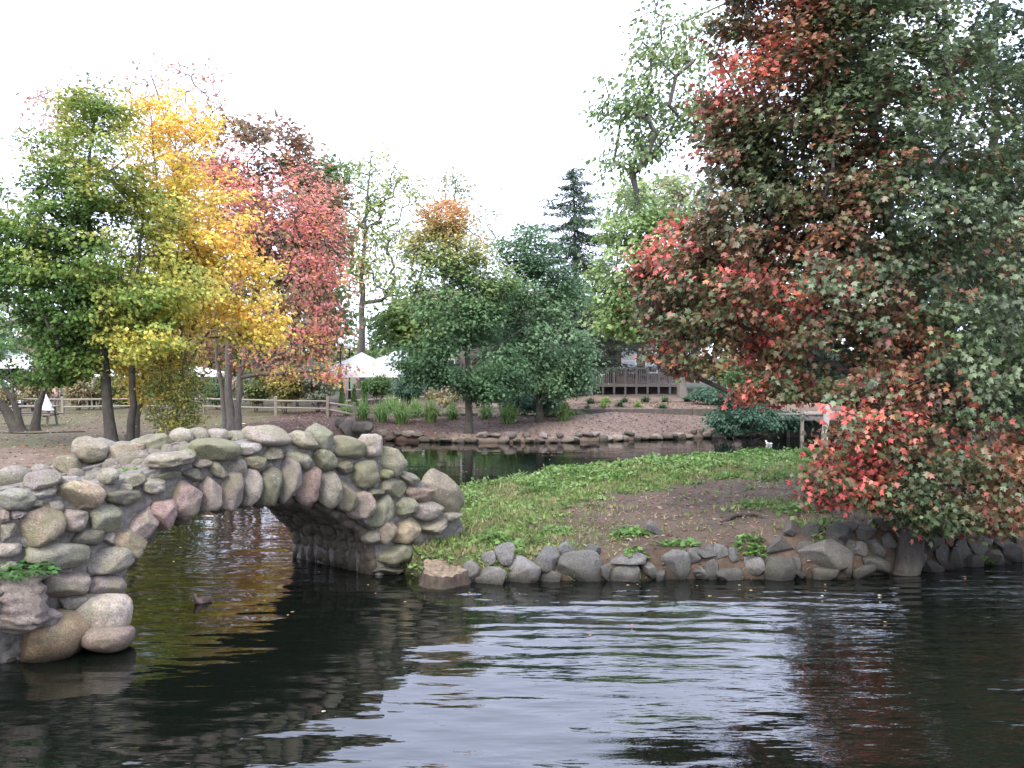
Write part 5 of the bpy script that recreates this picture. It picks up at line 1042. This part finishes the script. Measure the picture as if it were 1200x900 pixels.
# ------------------------------------------------------------------ tents
TENT = simple_mat('white_canvas', (.82, .82, .84), .6, .04, 3, bmp=.05)
def tent(px, Y, wm, eave, peak, label, dm=4.0, walls=False):
    x = X_(px, Y); g = gz(x, Y); root = empty('event_tent', (x, Y, g), label, 'tent', 'white event tents'); h = wm / 2; d = dm / 2
    n_ = 10; V = []; F = []
    for i in range(n_ + 1):
        t = i / n_; z = eave + (peak - eave) * (t ** 1.25); k = 1 - t
        V += [(x - h * k, Y - d * k, z), (x + h * k, Y - d * k, z), (x + h * k, Y + d * k, z), (x - h * k, Y + d * k, z)]
    for i in range(n_):
        for j in range(4): F.append([i * 4 + j, i * 4 + (j + 1) % 4, i * 4 + 4 + (j + 1) % 4, i * 4 + 4 + j])
    obj('canopy', V, F, TENT, root)
    V = []; F = []
    for j, (sx, sy) in enumerate(((-1, -1), (1, -1), (1, 1), (-1, 1))): V += [(x + sx * (h + .01), Y + sy * (d + .01), eave + .01), (x + sx * (h + .01), Y + sy * (d + .01), eave - .28)]
    for j in range(4): a = 2 * j; b_ = (2 * j + 2) % 8; F.append([a, a + 1, b_ + 1, b_])
    obj('valance', V, F, TENT, root)
    for sx in (-1, 1):
        for sy in (-1, 1): MB().bar((x + sx * (h - .06), Y + sy * (d - .06), g - .02), (x + sx * (h - .06), Y + sy * (d - .06), eave), .03, .03, 8).obj('leg', WHITEP, root)
tent(424, 55, 5.0, 2.45, 3.62, 'wide white peaked event tent standing right of the street lamps'); tent(476, 67, 5.5, 3.0, 4.2, 'white tent half hidden behind the slim maple leaves'); tent(6, 64, 5.5, 2.9, 4.2, 'white tent at the left edge behind the white car')
tent(142, 63, 3.2, 2.35, 2.75, 'small low white canopy behind the paired dark maple stems', 3); tent(232, 66, 3.4, 2.3, 2.8, 'small white canopy behind the person in the orange top', 3); tent(70, 68, 4.2, 2.5, 3.3, 'white canopy in the gap behind the picnic table', 3)
# ------------------------------------------------------------------ street lamps
BLK = simple_mat('black_iron', (.025, .025, .028), .5, .1, 8, metal=.5, bmp=.05); GLB = simple_mat('frosted_globe', (.80, .80, .78), .35, .03, 4, bmp=0)
def lamp(px, Y, zt, label):
    x = X_(px, Y); g = gz(x, Y); root = empty('street_lamp', (x, Y, g), label, 'street lamp', 'street lamps near the tents')
    q = MB(); q.bar((x, Y, g - .05), (x, Y, g + .5), .11, .09, 10); q.bar((x, Y, g + .5), (x, Y, g + .58), .12, .05, 10); q.bar((x, Y, g + .56), (x, Y, zt - .25), .05, .035, 10); q.bar((x, Y, zt - .27), (x, Y, zt - .17), .06, .11, 10); q.obj('pole', BLK, root)
    V, F = stone(1, (.14, .14, .20), 3, 0, 2.0, 0); obj('lamp_globe', V + np.array([x, Y, zt]), F, GLB, root, smooth=True); MB().bar((x, Y, zt + .17), (x, Y, zt + .27), .07, .015, 10).obj('cap', BLK, root)
lamp(399, 50, 4.15, 'black street lamp with a frosted globe, taller one left of the tent peak'); lamp(409.5, 60, 4.05, 'street lamp with a frosted globe, smaller one nearer the tent peak')
# ------------------------------------------------------------------ footbridge on the right
Yb_ = 36.0; PW = simple_mat('pale_post', (.55, .52, .49), .8, .12, 7); fb = empty('timber_footbridge', (X_(985, Yb_), Yb_ + .8, 0), 'weathered timber footbridge over the dark inlet right of the overhanging shrub', 'footbridge')
bx0, bx1 = X_(912, Yb_), X_(1150, Yb_); zdk = 1.0
q = MB()
for i in range(46): x = bx0 + (bx1 - bx0) * (i + .5) / 46; q.box((x, Yb_ + .9, zdk + .02), ((bx1 - bx0) / 46 - .015, 1.9, .05))
q.obj('deck_boards', WOOD, fb)
for y in (Yb_, Yb_ + 1.75): q = MB(); wallbox(q, bx0, bx1, y, y + .09, zdk - .22, zdk - .01); q.obj('beam', RW, fb)
for px in (940, 1010, 1080, 1140):
    for y in (Yb_ - .02, Yb_ + 1.8): x = X_(px, Yb_); MB().box((x, y, .55), (.13, .13, 2.2), 0, .01).obj('post', WOOD, fb)
for y in (Yb_ - .02, Yb_ + 1.8): q = MB(); wallbox(q, bx0, bx1, y - .03, y + .05, 1.55, 1.62); q.obj('handrail', WOOD, fb)
q = MB(); x = X_(966, Yb_ - .25); q.bar((x - .03, Yb_ - .28, -.4), (x + .12, Yb_ - .28, 1.45), .15, .13, 4, True); q.obj('mooring_post', PW, fb)
q = MB(); wallbox(q, X_(870, 38), X_(1200, 38), 37.9, 38.1, -.6, .92); tag(q.obj('shade_backdrop', WOODD), 'dark backdrop sheet added as shade behind the footbridge posts', 'backdrop')  # dark sheet added to stand for the shade under the deck
# ------------------------------------------------------------------ picnic table and items, car, people, ducks
def picnic(px, Y, rz):
    x = X_(px, Y); g = gz(x, Y); root = empty('picnic_table', (x, Y, g), 'weathered picnic table with attached benches behind the gnarled tree', 'picnic table')
    M4 = Matrix.Translation((x, Y, g)) @ Matrix.Rotation(rz, 4, 'Z')
    def bx(nm, c, d, n_=1):
        mb = MB()
        for i in range(n_): yy = c[1] + (i - (n_ - 1) / 2) * d[1] / n_; p = M4 @ Vector((c[0], yy, c[2])); mb.box(p, (d[0], d[1] / n_ - .012, d[2]), rz, .006)
        mb.obj(nm, WOOD, root)
    bx('table_top', (0, 0, .74), (1.8, .74, .045), 5); bx('bench', (0, -.66, .44), (1.8, .27, .045), 2); bx('bench', (0, .66, .44), (1.8, .27, .045), 2)
    for sx in (-.65, .65):
        bx('support', (sx, 0, .40), (.05, 1.5, .09)); bx('support', (sx, 0, .68), (.05, .7, .08))
        for sy in (-1, 1): q = MB(); q.bar(M4 @ Vector((sx + .05, sy * .26, .72)), M4 @ Vector((sx + .05, sy * .52, 0)), .05, .05, 4, True); q.obj('leg', WOOD, root)
picnic(38, 36, .1)
x = X_(53, 35.6); g = gz(x, 36); q = MB(); q.add([(x - .2, 35.5, g + .62), (x + .22, 35.5, g + .60), (x - .02, 35.62, g + 1.22), (x - .2, 35.85, g + .62), (x + .22, 35.85, g + .60), (x + .0, 35.66, g + 1.22)], [(0, 1, 2), (4, 3, 5), (0, 2, 5, 3), (1, 4, 5, 2), (0, 3, 4, 1)]); tag(q.obj('sandwich_board', WHITEP), 'white triangular folded board at the right end of the picnic table', 'board')
def car(px_front, Y):
    x1 = X_(px_front, Y); g = gz(x1, Y); root = empty('parked_car', (x1 - 2.2, Y + .9, g), 'white parked car with a dark windscreen at the left edge', 'car')
    prof = [(0, .35), (0, .75), (-.15, .88), (-1.05, .98), (-1.75, 1.48), (-3.1, 1.5), (-3.9, 1.05), (-4.4, .95), (-4.45, .35)]
    CP = simple_mat('white_car_paint', (.72, .73, .75), .25, .02, 2, bmp=0); V = []; n_ = len(prof)
    for y, k in ((0, .0), (.12, .0), (1.68, 0), (1.8, 0)):
        for (a, z) in prof:
            inset = .14 * max(0, (z - .9) / .6); yy = .9 + (y - .9) * (1 - inset * .9) if y in (0, 1.8) else y; dz = -.04 if y in (0, 1.8) else 0; V.append((x1 + a, Y + yy, g + z + dz))
    F = [[r_ * n_ + i, r_ * n_ + (i + 1) % n_, (r_ + 1) * n_ + (i + 1) % n_, (r_ + 1) * n_ + i] for r_ in range(3) for i in range(n_)] + [list(range(n_))[::-1], [3 * n_ + i for i in range(n_)]]
    obj('body', V, F, CP, root, smooth=False)
    q = MB(); q.add([(x1 - 1.72, Y - .005, g + 1.36), (x1 - 1.22, Y - .03, g + .98), (x1 - 2.3, Y - .03, g + .98), (x1 - 2.3, Y + .02, g + 1.38)], [(0, 1, 2, 3)]); q.add([(x1 - 2.4, Y + .02, g + 1.38), (x1 - 2.4, Y - .03, g + .98), (x1 - 3.5, Y - .03, g + .98), (x1 - 3.0, Y + .02, g + 1.38)], [(0, 1, 2, 3)]); q.obj('side_window', GLS, root)
    q = MB(); q.add([(x1 - 1.08, Y + .2, g + 1.0), (x1 - 1.08, Y + 1.6, g + 1.0), (x1 - 1.70, Y + 1.45, g + 1.46), (x1 - 1.70, Y + .35, g + 1.46)], [(0, 1, 2, 3)]); q.obj('windscreen', GLS, root)
    TY = simple_mat('tyre_rubber', (.02, .02, .02), .9); 
    for a in (-.8, -3.6):
        for y in (.0, 1.62): q = MB(); q.bar((x1 + a, Y + y - .03, g + .32), (x1 + a, Y + y + .2, g + .32), .33, .33, 18); w0 = q.obj('wheel', TY, root); MB().bar((x1 + a, Y + y - .045, g + .32), (x1 + a, Y + y - .032, g + .32), .2, .2, 14).obj('rim', simple_mat('rim_metal', (.5, .5, .5), .3, metal=.8), w0)
    for y in (.25, 1.55): V, F = stone(2, (.08, .16, .07), 2, 0, 2.5, 0); obj('headlight', V + np.array([x1 - .02, Y + y, g + .68]), F, simple_mat('headlight_glass', (.6, .6, .6), .1, bmp=0), root, smooth=True)
car(24, 48)
person(107, 432, 48, (.70, .71, .74), (.10, .11, .16), 'person in a white shirt standing behind the split rail fence', 1.74)
person(237, 432, 52, (.55, .22, .08), (.10, .12, .2), 'person in an orange top standing behind the fence left of the brown trunks', 1.66)
person(299, 436, 50, (.60, .60, .68), (.5, .09, .08), 'person in a white and blue shirt over red shorts near the brown trunks', 1.6)
person(66, 446, 49, (.62, .35, .36), (.25, .2, .2), 'small person in a pink top behind the picnic table', 1.25)
person(272, 430, 54, (.62, .50, .38), (.3, .25, .2), 'person in a tan top glimpsed between the brown trunks', 1.7)
# ducks
def duck(P, L, face, body, head, label, bill=(.30, .20, .06)):
    c_, s_ = math.cos(face), math.sin(face)
    def W(x, y, z): return (P[0] + (x * c_ - y * s_) * L, P[1] + (x * s_ + y * c_) * L, P[2] + z * L)
    pts = [W(0, 0, .06), W(-.28, 0, .07), W(-.46, 0, .17), W(.24, 0, .10), W(.34, 0, .26), W(.37, 0, .38), W(.44, 0, .39)]
    b_ = skin_obj('duck', pts, [(0, 1), (1, 2), (0, 3), (3, 4), (4, 5), (5, 6)], [(.19 * L, .15 * L), (.14 * L, .11 * L), .035 * L, (.15 * L, .13 * L), .065 * L, .085 * L, .06 * L], flat_mat('feathers', body), loc=P); tag(b_, label, 'duck')
    V, F = stone(5, (.09 * L, .035 * L, .018 * L), 2, 0, 2.2, 0); Rm = np.array(Matrix.Rotation(face, 3, 'Z')); obj('bill', V @ Rm.T + np.array(W(.54, 0, .37)), F, flat_mat('bill', bill), b_, smooth=True)
    for sy in (-1, 1): V, F = stone(6, (.26 * L, .03 * L, .09 * L), 2, 0, 2.2, .02); obj('wing', V @ Rm.T + np.array(W(-.1, sy * .16, .13)), F, flat_mat('wing_feathers', tuple(c * .6 for c in body)), b_, smooth=True)
Pd = atZ(237, 706, 0); duck((Pd[0], Pd[1], .0), .32, 4.2, (.30, .21, .16), (.1, .1, .05), 'small brown duck swimming beneath the bridge arch')
Pd = atZ(901, 521, 0); duck((Pd[0], Pd[1], .0), .34, 2.2, (.75, .75, .73), (.7, .7, .7), 'small white duck on the far water just above the green island ridge', (.5, .25, .05))
P = hit(281, 497, 20, 60); q = MB(); q.box((P[0], P[1], P[2] + .02), (.42, .2, .015), .2); tag(q.obj('paper_sheet', WHITEP), 'white paper sheet lying on the mulch right of the brown trunks', 'paper')
pth = [hit(px, py, 20, 60) + [0, 0, .02] for px, py in ((-20, 508), (10, 508), (40, 508.5), (70, 507), (100, 506.5))]; V, F = tube(np.array([np.interp(np.linspace(0, 4, 30), range(5), np.array(pth)[:, k]) for k in range(3)]).T, np.full(30, .018), 6); tag(obj('garden_hose', V, F, BLK, smooth=True), 'dark hose lying across the lawn at the left', 'hose')
